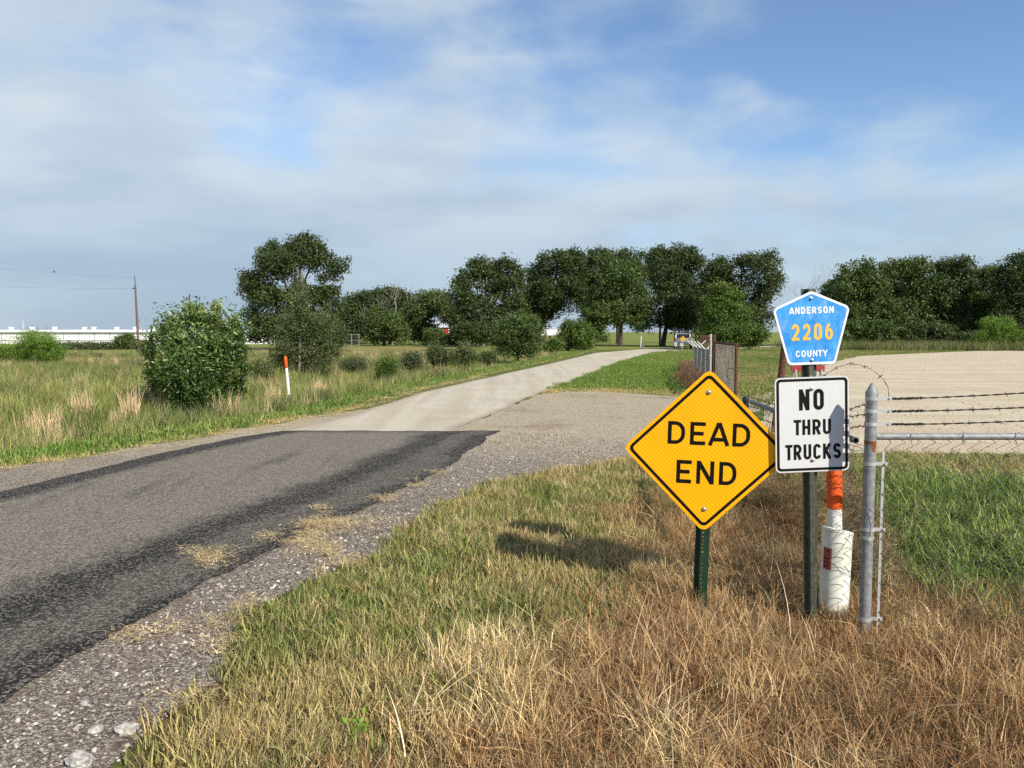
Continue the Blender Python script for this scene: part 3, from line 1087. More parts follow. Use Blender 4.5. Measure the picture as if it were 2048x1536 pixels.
def tree(name, label, cat, base, depth, lobes, n, leaf, mat, group=None, aspect=.55, trunk=.22, bark=None, seed=1, shell=.45, tip=0.0, clump=26, spread=3.0, limbs=True, deep=.85, upb=.35, split=None, outward=0.0, shoot=None, rough=None):
    rg = np.random.default_rng(seed)
    rough = (9 if depth > 60 else 4) if rough is None else rough
    if depth > 60:
        n, leaf, spread = int(n * 1.5), leaf * 1.22, spread * .85
    b = at(base[0], base[1], depth)
    bz = T(b.x, depth)
    loc = Vector((b.x, depth, bz))
    k = depth / 1538.0
    LB = []
    for (lx, ly, rx, rz) in lobes:
        p = at(lx, ly, depth) - loc
        dy = rg.uniform(-.35, .35) * rx * k * 1.2
        c_, r_ = np.array([p.x, p.y + dy, p.z]), np.array([rx * k, max(rx, rz) * k * deep, rz * k])
        LB.append((c_, r_ * (.90 if rough else 1)))
        for _ in range(rough if max(rx, rz) > 14 else 0):
            q = rg.normal(size=3)
            q /= np.linalg.norm(q)
            q[2] = abs(q[2]) * .9 + q[2] * .1 if rg.uniform() < .6 else q[2]
            f_ = rg.uniform(.18, .36)
            LB.append((c_ + q * r_ * rg.uniform(.72, .98), np.array([f_, f_, f_ * .85]) * min(r_[0], r_[2]) * rg.uniform(.9, 1.4)))
    NL = len(LB) if not rough else 0
    o = thing(name, label, cat, loc, group=group)
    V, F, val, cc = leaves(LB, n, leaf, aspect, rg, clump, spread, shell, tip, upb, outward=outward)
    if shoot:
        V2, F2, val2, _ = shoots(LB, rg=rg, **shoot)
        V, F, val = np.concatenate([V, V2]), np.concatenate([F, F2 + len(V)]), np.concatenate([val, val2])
    V[:, 2] = np.maximum(V[:, 2], .02)
    link('crown', npmesh('crown', V, F, {'v': ('FLOAT', val)}), mat, o)
    mb = MB()
    cz = sum(l[0][2] for l in LB) / len(LB)
    cx = sum(l[0][0] for l in LB) / len(LB)
    top = max(l[0][2] + l[1][2] * .5 for l in LB)
    if split is None:
        split = max(.15, min(l[0][2] - l[1][2] for l in LB) + .3)
    fork = Vector((cx * .25, 0, split))
    if trunk:
        mid = Vector((cx * .7, 0, (split + top) * .5))
        mb.tube([(0, 0, -.1), (0, 0, .15 * split), fork, mid, (cx, 0, top)], [trunk * 1.35, trunk, trunk * .8, trunk * .45, trunk * .1], 8)
        if limbs:
            for c_, r_ in [l for l in LB if max(l[1]) > .35 * max(max(m_[1]) for m_ in LB)][:14]:
                e = Vector(c_)
                s_ = fork.lerp(mid, rg.uniform(0, .8))
                m_ = s_.lerp(e, .55) + Vector((0, 0, .12 * (e - s_).length))
                mb.tube([s_, m_, e], [trunk * .45, trunk * .26, trunk * .08], 5, False)
                for _ in range(3):
                    q = e + Vector(rg.normal(size=3) * r_ * .55)
                    mb.tube([m_.lerp(e, rg.uniform(.2, .9)), q], [trunk * .14, trunk * .04], 4, False)
        mb.build('trunk', bark or BARK, o, smooth=True)
    return o


OAK = leafy('oak_leaves', (0.024, 0.040, 0.013), (0.054, 0.080, 0.021), (0.128, 0.155, 0.051))
OAK2 = leafy('elm_leaves', (0.033, 0.056, 0.014), (0.074, 0.116, 0.027), (0.170, 0.208, 0.062))
LIGHT = leafy('light_leaves', (0.045, 0.080, 0.014), (0.097, 0.154, 0.025), (0.183, 0.239, 0.052))
FEATH = leafy('feathery_leaves', (.06, .12, .013), (.13, .23, .025), (.24, .34, .055))
OLIVE = leafy('olive_leaves', (0.045, 0.063, 0.021), (0.089, 0.114, 0.038), (0.204, 0.229, 0.095))
BROAD = leafy('broad_glossy_leaves', (.026, .062, .012), (.085, .145, .028), (.48, .55, .24), .28, .35, .5)
SCRUB = leafy('grey_green_scrub', (.05, .07, .03), (.09, .11, .045), (.17, .17, .09))

BG = 'trees behind the road and the lot'
# tall oak on the left, and the sparse young tree before it
tree('oak_tree', 'tallest dark oak on the left, crown reaching out in a side arm', 'tree', (590, 692), 76,
     [(560, 525, 44, 40), (605, 505, 48, 34), (640, 512, 20, 30), (518, 565, 36, 30), (500, 572, 20, 26), (537, 596, 42, 26), (676, 532, 20, 15), (655, 552, 24, 14),
      (645, 598, 42, 32), (600, 598, 42, 42), (560, 645, 58, 46), (503, 640, 18, 34), (635, 650, 48, 40), (670, 660, 18, 38), (540, 500, 22, 20), (617, 480, 18, 14), (660, 515, 10, 9), (690, 521, 8, 7), (600, 670, 80, 26), (520, 672, 28, 18), (665, 680, 26, 16)],
     36000, .21, OAK, BG, trunk=.34, seed=3, split=1.8, rough=5, deep=1.0)
tree('young_tree', 'slim olive-green young tree with pale bark behind the orange-tipped marker', 'tree', (598, 758), 29,
     [(601, 560, 12, 24), (602, 600, 28, 28), (590, 640, 42, 32), (620, 640, 40, 30), (600, 690, 62, 36), (565, 700, 35, 30), (645, 700, 34, 32), (590, 730, 55, 24), (650, 640, 24, 34), (560, 735, 30, 18), (630, 735, 40, 18)],
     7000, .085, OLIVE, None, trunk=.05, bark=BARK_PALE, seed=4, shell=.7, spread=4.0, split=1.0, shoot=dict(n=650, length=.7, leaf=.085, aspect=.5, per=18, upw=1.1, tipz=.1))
# middle distance
tree('elm_tree', 'low rounded elm close beside the right foot of the tallest oak', 'tree', (710, 688), 108, [(715, 608, 30, 28), (700, 640, 30, 36), (735, 640, 30, 34), (700, 670, 34, 20), (742, 605, 24, 26)], 11000, .28, OAK, BG, seed=5)
tree('bushy_tree', 'mid green bushy tree at the field edge below the bare branches', 'tree', (768, 688), 97, [(755, 640, 30, 28), (775, 655, 38, 30), (790, 665, 30, 24), (750, 668, 34, 20)], 11000, .23, OAK2, BG, seed=6)
tree('elm_tree', 'dark rounded elm standing behind the bare dead tree', 'tree', (780, 688), 112, [(770, 598, 32, 26), (810, 612, 36, 30), (790, 640, 46, 34), (830, 600, 22, 18)], 11000, .28, OAK, BG, seed=7)
tree('elm_tree', 'dark round-topped elm just left of the red barn', 'tree', (845, 688), 104, [(845, 620, 30, 34), (862, 612, 24, 28), (830, 650, 36, 38), (858, 668, 24, 24)], 12000, .27, OAK2, BG, seed=8)
tree('elm_tree', 'low grey-green elm directly above the red barn roof', 'tree', (905, 688), 118, [(885, 608, 26, 24), (900, 628, 34, 20), (870, 600, 16, 16), (912, 640, 20, 26)], 7000, .27, OLIVE, BG, seed=9, split=2.6)
tree('broad_tree', 'tall open-crowned tree right of the red barn with limbs showing', 'tree', (965, 690), 95,
     [(985, 542, 48, 26), (945, 556, 34, 24), (924, 590, 22, 30), (1002, 578, 44, 34), (1035, 560, 20, 24), (950, 610, 40, 30), (928, 645, 28, 34), (975, 640, 40, 34), (1020, 620, 30, 30), (955, 530, 20, 14), (1010, 527, 18, 12), (918, 570, 14, 14)],
     19000, .25, OAK, BG, trunk=.3, seed=10, bark=BARK_PALE, split=2.2)
tree('spreading_tree', 'broad dark tree left of the two big road-end trunks', 'tree', (1062, 690), 102,
     [(1110, 535, 48, 34), (1075, 556, 30, 32), (1150, 545, 36, 40), (1186, 520, 13, 26), (1120, 590, 66, 44), (1085, 615, 50, 34), (1165, 580, 42, 42), (1060, 590, 24, 26), (1105, 515, 24, 16), (1150, 512, 18, 14)],
     26000, .25, OAK, BG, trunk=.3, seed=11, split=2.0)
tree('big_tree', 'big tree whose straight trunk stands left of the white marker posts', 'tree', (1240, 692), 93,
     [(1240, 556, 52, 34), (1230, 600, 62, 36), (1255, 632, 58, 22), (1285, 610, 24, 40), (1205, 628, 34, 24), (1215, 530, 20, 18), (1265, 538, 22, 18), (1285, 650, 26, 14)],
     23000, .23, OAK2, BG, trunk=.30, seed=12, split=2.1)
tree('elm_tree', 'dark elm crown peeping over the big tree by the marker posts', 'tree', (1235, 690), 116, [(1210, 518, 32, 22), (1260, 520, 34, 24), (1235, 560, 60, 40), (1180, 560, 24, 30)], 11000, .28, OAK, BG, seed=13)
tree('big_tree', 'big dark tree whose trunk stands just left of the pickup', 'tree', (1326, 692), 95,
     [(1340, 512, 42, 26), (1322, 556, 36, 38), (1372, 540, 42, 40), (1350, 596, 50, 40), (1385, 610, 34, 40), (1325, 636, 30, 18), (1365, 645, 36, 22), (1312, 520, 18, 22), (1380, 510, 20, 18)],
     24000, .24, OAK, BG, trunk=.32, seed=14, split=2.2)
tree('elm_tree', 'tall tree whose right-hand sprays end against open sky', 'tree', (1490, 698), 86,
     [(1440, 555, 42, 38), (1505, 535, 40, 30), (1546, 524, 18, 22), (1535, 570, 28, 34), (1480, 590, 58, 46), (1430, 620, 36, 50), (1515, 640, 36, 48), (1470, 650, 60, 44), (1556, 555, 10, 12), (1410, 580, 20, 40)],
     30000, .22, OAK, BG, trunk=.28, seed=15)
tree('leafy_tree', 'yellow-green leafy tree in front, above the rusty gate', 'tree', (1462, 702), 74,
     [(1448, 606, 36, 40), (1425, 645, 28, 46), (1478, 650, 42, 44), (1455, 670, 48, 28), (1440, 580, 18, 20), (1510, 672, 30, 28)], 15000, .17, LIGHT, BG, trunk=.14, seed=16, tip=.3, shoot=dict(n=700, length=.9, leaf=.22, aspect=.5, per=14, upw=.5, tipz=.5))
# wood on the right
RW = 'trees of the wood beyond the gravel lot'
rw = [('oak_tree', 'low dark tree at the left end of the right-hand wood', (1668, 692), 100, [(1664, 580, 24, 18), (1680, 610, 28, 30), (1672, 645, 36, 40), (1655, 668, 30, 24)], OAK),
      ('elm_tree', 'tall leafy tree right behind the blue county sign', (1722, 692), 92, [(1725, 542, 34, 28), (1700, 580, 36, 34), (1745, 585, 46, 42), (1715, 630, 50, 42), (1760, 640, 40, 40), (1730, 668, 56, 26), (1690, 560, 14, 14)], OAK2),
      ('elm_tree', 'narrow pale-topped tree second in the right-hand wood', (1790, 690), 100, [(1782, 545, 24, 26), (1790, 590, 34, 34), (1790, 640, 44, 42)], OLIVE),
      ('oak_tree', 'round-topped tree mid-way along the right-hand wood', (1826, 690), 94, [(1830, 540, 26, 26), (1842, 580, 38, 38), (1826, 630, 48, 48), (1850, 660, 44, 32)], OAK2),
      ('oak_tree', 'broad dark tree left of the light green bush by the lot', (1900, 690), 95, [(1900, 540, 36, 26), (1885, 585, 42, 40), (1920, 580, 38, 38), (1900, 640, 54, 46)], OAK),
      ('elm_tree', 'mid green tree right above the light green bush', (1965, 690), 97, [(1975, 555, 26, 24), (1962, 600, 40, 44), (1970, 645, 44, 40), (1945, 560, 16, 18)], OAK2),
      ('oak_tree', 'darkest tallest tree at the right edge of the picture', (2035, 690), 90, [(2036, 532, 32, 26), (2020, 570, 36, 36), (2050, 590, 46, 48), (2035, 645, 60, 46), (2085, 560, 36, 40)], OAK),
      ('oak_tree', 'dark tree past the right edge of the wood', (2120, 690), 94, [(2120, 540, 40, 36), (2110, 600, 50, 50), (2130, 650, 60, 42)], OAK)]
for i, (nm, lb, bs, dp, lo, mt) in enumerate(rw):
    tree(nm, lb, 'tree', bs, dp, lo, 18000, .25, mt, RW, trunk=.24, seed=30 + i)
for i, (x, top_, w_, lb, mt) in enumerate(((1062, 575, 34, 'elm in the back row showing between the open-crowned tree and the spreading tree', OAK), (1190, 560, 30, 'elm in the back row filling the gap left of the marker-post tree', OAK2),
                                          (1412, 560, 34, 'dark elm in the back row right above the pickup', OAK), (1660, 610, 34, 'low elm in the back row at the start of the wood', OAK), (1768, 570, 34, 'elm in the back row between the two tallest left trees of the wood', OAK),
                                          (1866, 560, 36, 'elm in the back row at the middle gap of the wood', OAK2), (1942, 585, 34, 'elm in the back row left of the light green lot bush', OAK), (2005, 570, 36, 'elm in the back row beside the tallest edge tree', OAK))):
    hh_ = 690 - top_
    tree('elm_tree', lb, 'tree', (x, 689), 122, [(x, top_ + hh_ * .28, w_ * .8, hh_ * .26), (x - w_ * .4, top_ + hh_ * .5, w_ * .8, hh_ * .3), (x + w_ * .4, top_ + hh_ * .52, w_ * .8, hh_ * .3), (x, top_ + hh_ * .78, w_ * 1.1, hh_ * .22)], 8000, .28, mt, BG, seed=130 + i)
for i, (x, y, rx, rz, lb, mt, dp) in enumerate(((1012, 676, 40, 16, 'dark undergrowth bush behind the large round bush', OAK, 96), (640, 674, 44, 18, 'dark undergrowth bush at the foot of the tallest oak', OAK, 74), (950, 668, 46, 24, 'dark undergrowth bush right of the red barn', OAK, 90), (866, 674, 15, 14, 'small dark bush left of the red barn', OAK2, 92), (895, 683, 30, 8, 'low dark bush below the red barn', OAK, 92), (1735, 668, 55, 26, 'dark undergrowth bush below the tall tree behind the county sign', OAK2, 86), (1855, 672, 60, 24, 'dark undergrowth bush in the middle of the wood edge', OAK, 88),
                                                 (1665, 680, 30, 14, 'small dark bush at the left end of the wood edge', OAK2, 84), (1940, 680, 30, 14, 'low dark bush left of the light green bush', OAK, 84), (2060, 675, 50, 22, 'dark undergrowth bush at the right edge of the picture', OAK, 84))):
    tree('undergrowth_bush', lb, 'bush', (x, y + rz), dp, [(x, y, rx, rz), (x - rx * .4, y - rz * .3, rx * .5, rz * .7), (x + rx * .4, y - rz * .2, rx * .5, rz * .8)], 8000, .22, mt, 'bushes under the wood', trunk=.06, seed=50 + i)
tree('feathery_bush', 'light green feathery bush standing at the far edge of the gravel lot', 'bush', (1992, 694), 76, [(1980, 655, 24, 24), (2000, 660, 26, 26), (1965, 675, 20, 16), (2018, 672, 22, 18), (1990, 680, 34, 12)], 9000, .13, FEATH, None, trunk=.05, seed=60, aspect=.35, shoot=dict(n=420, length=.9, leaf=.14, aspect=.3, per=14, upw=1.0, tipz=.3))
# left side
tree('feathery_bush', 'bright green feathery bush before the long white building', 'bush', (68, 728), 43,
     [(70, 688, 44, 28), (30, 702, 36, 20), (105, 702, 28, 20), (62, 672, 30, 14), (95, 680, 22, 18), (70, 712, 60, 12), (10, 705, 24, 16), (-20, 700, 30, 18)], 9000, .11, FEATH, None, trunk=.05, seed=61, aspect=.28, spread=3.6, shoot=dict(n=800, length=.6, leaf=.11, aspect=.25, per=18, upw=.9, tipz=.3))
tree('round_bush', 'small round bush at the foot of the brown utility pole', 'bush', (250, 694), 98, [(250, 682, 15, 13), (245, 688, 18, 7)], 3500, .20, OAK2, None, trunk=.05, seed=62)
tree('hedge', 'low scrubby hedge along the foot of the white building', 'hedge', (210, 697), 104, [(x, 693 + (i % 2), 16, 6) for i, x in enumerate(range(60, 300, 20))], 8000, .22, SCRUB, None, trunk=0, seed=63)
tree('scrub_bush', 'low scrubby bush just left of the big leafy bush', 'bush', (285, 702), 60, [(282, 692, 18, 10), (298, 696, 14, 8)], 3000, .15, OLIVE, None, trunk=.03, seed=64)
tree('leafy_bush', 'big glossy leafy bush with pale shoots at the left roadside', 'bush', (392, 812), 18.3,
     [(396, 738, 80, 54), (394, 690, 70, 46), (455, 705, 30, 40), (345, 668, 30, 30), (440, 668, 34, 34), (380, 622, 18, 26), (402, 628, 18, 20), (433, 616, 9, 24), (345, 634, 16, 16), (322, 650, 14, 14), (306, 672, 12, 12), (303, 705, 14, 16), (300, 735, 13, 14), (312, 765, 18, 18),
      (466, 642, 15, 20), (478, 662, 14, 14), (484, 695, 13, 16), (488, 730, 11, 14), (474, 765, 20, 20), (395, 780, 78, 26), (362, 640, 16, 16), (418, 640, 14, 16)],
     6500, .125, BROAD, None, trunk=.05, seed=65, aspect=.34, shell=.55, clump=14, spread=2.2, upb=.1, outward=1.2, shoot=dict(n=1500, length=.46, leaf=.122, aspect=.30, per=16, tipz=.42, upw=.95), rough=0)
tree('round_bush', 'large dark round bush beside the pale road on its left', 'bush', (1036, 722), 48,
     [(1040, 655, 42, 34), (1025, 675, 40, 34), (1055, 682, 32, 30), (1036, 700, 50, 20), (1062, 650, 22, 26), (1010, 660, 18, 22)], 17000, .13, OAK2, None, trunk=.07, seed=66, tip=.25)
tree('leafy_bush', 'mid green rounded bush nearest the marker posts left of the road', 'bush', (1156, 703), 71, [(1152, 662, 32, 24), (1168, 672, 24, 22), (1138, 676, 20, 20), (1160, 688, 34, 12)], 6000, .15, LIGHT, None, trunk=.06, seed=67, shoot=dict(n=420, length=.6, leaf=.22, aspect=.45, per=12, upw=.8))
tree('small_bush', 'pale green small bush between the round bush and the road', 'bush', (1112, 705), 62, [(1110, 690, 16, 12), (1098, 695, 14, 8)], 2600, .12, LIGHT, None, trunk=.03, seed=68)
for i, (x, y, rx, rz, dp, lb, mt) in enumerate(((772, 730, 26, 26, 29, 'bright green weedy shrub right of the orange-tipped marker', LIGHT), (876, 706, 20, 26, 38, 'narrow upright shrub left of a wider one by the road', OLIVE),
                                                 (925, 706, 34, 26, 38, 'wide dark shrub halfway along the left roadside', OLIVE), (705, 728, 34, 20, 33, 'grey-green weedy shrub between the young tree and the bright shrub', SCRUB), (822, 718, 16, 18, 36, 'small grey-green shrub before the ploughed strip', SCRUB),
                                                 (975, 712, 14, 10, 44, 'smallest dark shrub at the left foot of the large round bush', OAK2), (518, 742, 22, 22, 26, 'low weedy shrub between the big leafy bush and young tree', OLIVE))):
    tree('roadside_shrub', lb, 'shrub', (x, y + rz), dp, [(x, y, rx * .8, rz * .8), (x - rx * .4, y + rz * .3, rx * .6, rz * .6), (x + rx * .4, y + rz * .2, rx * .6, rz * .7)], 4200, .075 if dp < 36 else .10, mt, 'shrubs along the left roadside', trunk=.02, seed=70 + i, shell=.7, aspect=.35, spread=4.0, shoot=dict(n=260, length=.45, leaf=.085, aspect=.35, per=14, upw=1.3, tipz=.2))


def bare_tree(name, label, base, top, spread, depth, seed, r0=.12, levels=4):
    rg = random.Random(seed)
    b = at(base[0], base[1], depth)
    loc = Vector((b.x, depth, T(b.x, depth)))
    H = at(base[0], top, depth).z - loc.z
    o = thing(name, label, 'dead tree', loc)
    mb, tw = MB(), MB()

    def grow(p, d, L, r, lv):
        pts = [p]
        q = p
        for i in range(3):
            d = (d + Vector((rg.uniform(-.25, .25), rg.uniform(-.25, .25), rg.uniform(-.05, .15)))).normalized()
            q = q + d * L / 3
            pts.append(q)
        (mb if lv > levels - 2 else tw).tube(pts, [r, r * .85, r * .7, r * .5], 5, False)
        if lv == 0:
            return
        for k in range(rg.choice((2, 3, 3))):
            dd = (d + Vector((rg.uniform(-1, 1) * spread, rg.uniform(-1, 1) * spread, rg.uniform(-.1, .5)))).normalized()
            grow(pts[rg.choice((2, 3, 3))], dd, L * rg.uniform(.55, .75), r * .55, lv - 1)
    grow(Vector((0, 0, -.1)), Vector((0, 0, 1)), H * .42, r0, levels)
    mb.build('trunk', BARK_PALE, o)
    tag(tw.build('twigs', BARK_PALE, o), kind='stuff')
    return o


bare_tree('dead_tree', 'bare grey dead tree rising above the left treeline', (785, 688), 552, .8, 104, 5, .17, 5)
bare_tree('dead_tree', 'bare twiggy tree showing above the left shoulder of the county sign', (1606, 690), 545, .7, 104, 9, .10, 5)
bare_tree('dead_tree', 'dead bleached tree standing at the left end of the low trees', (748, 688), 600, .6, 101, 12, .12, 4)

# tan bunches of last year's grass at the roadside
BUNCH = simple('dead_bunch_grass', (.78, .57, .34), .9, 0, .35, 14)
for i, (x, y, w_, h_, lb) in enumerate(((85, 858, 36, 50, 'widest tan grass bunch, leftmost by the road'), (165, 835, 22, 44, 'tan grass bunch second from left'), (262, 832, 20, 50, 'tall tan grass bunch left of the big leafy bush'), (322, 822, 16, 48, 'tan grass bunch at the left foot of the big leafy bush'),
                                        (455, 828, 28, 46, 'tan grass bunch at the right foot of the big leafy bush'), (548, 800, 16, 34, 'small tan grass bunch left of the orange-tipped marker'), (640, 778, 12, 24, 'small tan grass bunch right of the orange-tipped marker'), (228, 840, 12, 26, 'thin tan grass bunch between two taller bunches'))):
    gx, gy = G(x, y, -.1)
    loc = (gx, gy, T(gx, gy))
    k = gy / 1538
    V, F, val, dv = blades(n=190, rad=w_ * k * 1.05, h0=h_ * k * .65, h1=h_ * k * 1.75, width=.0125, lean=.28, seed=300 + i, segs=3)
    V[:, 1] *= .6
    o = bpy.data.objects.new('bunch_grass', npmesh('bunch_grass', V, F, {'v': ('FLOAT', val)}))
    o.data.materials.append(BUNCH)
    o.location = loc
    COL.objects.link(o)
    tag(o, lb, 'grass clump', 'tan grass bunches along the left roadside')

# a green sprout in the near grass
o = thing('green_sprout', 'single bright green leafy sprout in the dry grass at the bottom', 'plant', (*G(712, 1500, -.02), T(*G(712, 1500))))
mb = MB()
mb.tube([(0, 0, 0), (.01, 0, .08), (.015, .01, .17)], [.003, .0025, .0015], 5)
mb.build('stem', simple('sprout_stem', (.12, .2, .04)), o)
rg = np.random.default_rng(5)
V, F, val, _ = leaves([(np.array([.01, 0, .12]), np.array([.03, .03, .06]))], 26, .05, .4, rg, 2, 1.0)
link('leaf_tuft', npmesh('leaf_tuft', V, F, {'v': ('FLOAT', val)}), leafy('sprout_leaves', (.14, .25, .03), (.25, .38, .05), (.42, .52, .1)), o)

# ------------------------------------------------------------------ lettering
def arc(cx, cy, rx, ry, a0, a1, n=14):
    return [(cx + rx * math.cos(R(a0 + (a1 - a0) * i / n)), cy + ry * math.sin(R(a0 + (a1 - a0) * i / n))) for i in range(n + 1)]


def glyph(ch, w, s):
    """strokes (points, closed) of a road-sign capital, height 1, width w, stroke s"""
    h = s / 2
    L, Rr, B, Tt = h, w - h, h, 1 - h
    cx = w / 2
    rx = (Rr - L) / 2
    rv = min(rx * 1.15, .42)
    if ch in 'O0':
        return [(arc(cx, Tt - rv, rx, rv, 0, 180) + arc(cx, B + rv, rx, rv, 180, 360), True)]
    if ch == 'C':
        return [(arc(cx, Tt - rv, rx, rv, 8, 180) + arc(cx, B + rv, rx, rv, 180, 352), False)]
    if ch == 'D':
        q = w * .42
        return [([(L, B), (L, Tt), (q, Tt)] + arc(q, Tt - .36, Rr - q, .36, 82, 0, 10) + arc(q, B + .36, Rr - q, .36, 0, -82, 10) + [(q, B)], True)]
    if ch == 'E':
        return [([(L, 0), (L, 1)], False), ([(L, Tt), (w, Tt)], False), ([(L, .5), (w * .88, .5)], False), ([(L, B), (w, B)], False)]
    if ch == 'F':
        return [([(L, 0), (L, 1)], False), ([(L, Tt), (w, Tt)], False), ([(L, .52), (w * .85, .52)], False)]
    if ch == 'A':
        return [([(h * .9, 0), (cx - h * .12, 1)], False), ([(w - h * .9, 0), (cx + h * .12, 1)], False), ([(w * .2, .27), (w * .8, .27)], False)]
    if ch == 'N':
        return [([(L, 0), (L, 1)], False), ([(Rr, 0), (Rr, 1)], False), ([(L, .97), (Rr, .03)], False)]
    if ch == 'H':
        return [([(L, 0), (L, 1)], False), ([(Rr, 0), (Rr, 1)], False), ([(L, .5), (Rr, .5)], False)]
    if ch == 'T':
        return [([(0, Tt), (w, Tt)], False), ([(cx, 0), (cx, 1)], False)]
    if ch == 'I':
        return [([(cx, 0), (cx, 1)], False)]
    if ch == 'U':
        return [([(L, 1)] + arc(cx, B + rv, rx, rv, 180, 360) + [(Rr, 1)], False)]
    if ch == 'Y':
        return [([(h * .8, 1), (cx, .42)], False), ([(w - h * .8, 1), (cx, .42)], False), ([(cx, .47), (cx, 0)], False)]
    if ch == 'K':
        return [([(L, 0), (L, 1)], False), ([(Rr, 1), (L, .36)], False), ([(w * .42, .52), (Rr + h * .2, 0)], False)]
    if ch in 'RB':
        m = .46
        q = w * .5
        bowl = [(L, Tt), (q, Tt)] + arc(q, (Tt + m) / 2, Rr - q, (Tt - m) / 2, 80, -80, 10) + [(q, m), (L, m)]
        if ch == 'R':
            return [([(L, 0), (L, 1)], False), (bowl, False), ([(w * .5, m), (Rr + h * .1, 0)], False)]
        return [([(L, 0), (L, 1)], False), (bowl, False), ([(L, m), (q, m)] + arc(q, (B + m) / 2, Rr - q, (m - B) / 2, 80, -80, 10) + [(L, B)], False)]
    if ch == 'S':
        a = (Tt - B) / 4
        return [(arc(cx, Tt - a, rx, a, 15, 245, 12) + arc(cx, B + a, rx, a, 65, -165, 12), False)]
    if ch == '2':
        a = .27
        return [(arc(cx, Tt - a, rx, a, 170, -25, 12) + [(L + .02, B)], False), ([(0, B), (w, B)], False)]
    if ch == '6':
        a = .26
        return [(arc(cx, B + a, rx, a, 0, 360, 20)[:-1], True), (arc(cx + rx * .55, B + a + .1, rx * 1.55, Tt - B - a - .1, 180, 98, 10), False)]
    return []


def ribbon(mb, pts, closed, s, y):
    n = len(pts)
    vs = []
    for i, (x, z) in enumerate(pts):
        a = pts[i - 1] if (i > 0 or closed) else None
        b = pts[(i + 1) % n] if (i < n - 1 or closed) else None
        ds = []
        for p, q in ((a, (x, z)), ((x, z), b)):
            if p is None or q is None:
                continue
            d = (q[0] - p[0], q[1] - p[1])
            l = math.hypot(*d)
            if l > 1e-7:
                ds.append((d[0] / l, d[1] / l))
        if len(ds) == 2:
            tx, tz = ds[0][0] + ds[1][0], ds[0][1] + ds[1][1]
            l = math.hypot(tx, tz) or 1
            tx, tz = tx / l, tz / l
            k = 1 / max(.4, tx * ds[0][0] + tz * ds[0][1])
        else:
            tx, tz = ds[0]
            k = 1
        vs += [(x - tz * s / 2 * k, y, z + tx * s / 2 * k), (x + tz * s / 2 * k, y, z - tx * s / 2 * k)]
    fs = []
    for i in range(n if closed else n - 1):
        j = (i + 1) % n
        fs.append((2 * i, 2 * i + 1, 2 * j + 1, 2 * j))
    mb.add(vs, fs)


WID = dict(A=.86, B=.68, C=.68, D=.70, E=.62, F=.6, H=.68, I=.2, K=.72, N=.72, O=.72, R=.70, S=.68, T=.64, U=.68, Y=.78)
WID.update({'0': .62, '2': .62, '6': .62})


def lettering(text, cx, cz, width, height, stroke, y, mat, parent, gap=.2, cond=1.0, name='lettering'):
    """a line of capitals centred at (cx, cz) on a panel face at depth y"""
    ws = [WID[c] * cond for c in text]
    gaps = []
    for a, b in zip(text[:-1], text[1:]):
        gaps.append(gap * (.55 if 'A' in (a, b) or 'T' in (a, b) else 1))
    tot = sum(ws) + sum(gaps)
    kx = width / tot
    mb = MB()
    x = cx - width / 2
    for i, c in enumerate(text):
        for j, (pts, cl) in enumerate(glyph(c, ws[i] * kx / height, stroke)):
            P_ = [(x + px_ * height, cz - height / 2 + pz_ * height) for px_, pz_ in pts]
            ribbon(mb, P_, cl, stroke * height, y - .0004 * j)
        x += (ws[i] + (gaps[i] if i < len(gaps) else 0)) * kx
    return mb.build(name, mat, parent)


def rounded(poly, r, n=6):
    """round the corners of a convex outline"""
    out = []
    m = len(poly)
    for i in range(m):
        p, a, b = Vector(poly[i]), Vector(poly[i - 1]), Vector(poly[(i + 1) % m])
        u, v = (a - p).normalized(), (b - p).normalized()
        th = u.angle(v)
        d = r / math.tan(th / 2)
        c = p + (u + v).normalized() * (r / math.sin(th / 2))
        s_, e_ = p + u * d, p + v * d
        a0, a1 = math.atan2(s_.y - c.y, s_.x - c.x), math.atan2(e_.y - c.y, e_.x - c.x)
        while a1 - a0 > math.pi:
            a1 -= 2 * math.pi
        while a1 - a0 < -math.pi:
            a1 += 2 * math.pi
        for k in range(n + 1):
            t_ = a0 + (a1 - a0) * k / n
            out.append((c.x + r * math.cos(t_), c.y + r * math.sin(t_)))
    return out


def ring(mb, A, B, y):
    n = len(A)
    mb.add([(x, y, z) for x, z in A] + [(x, y, z) for x, z in B], [(i, (i + 1) % n, n + (i + 1) % n, n + i) for i in range(n)])
    return mb


def bolt(x, z, y, parent, r=.011):
    mb = MB()
    mb.lathe([(r * 1.5, 0), (r * 1.5, -.003), (r, -.004), (r, -.010), (r * .6, -.012), (.0004, -.012)], (x, y, z), 8, 'y')
    return mb.build('bolt', BOLT, parent)


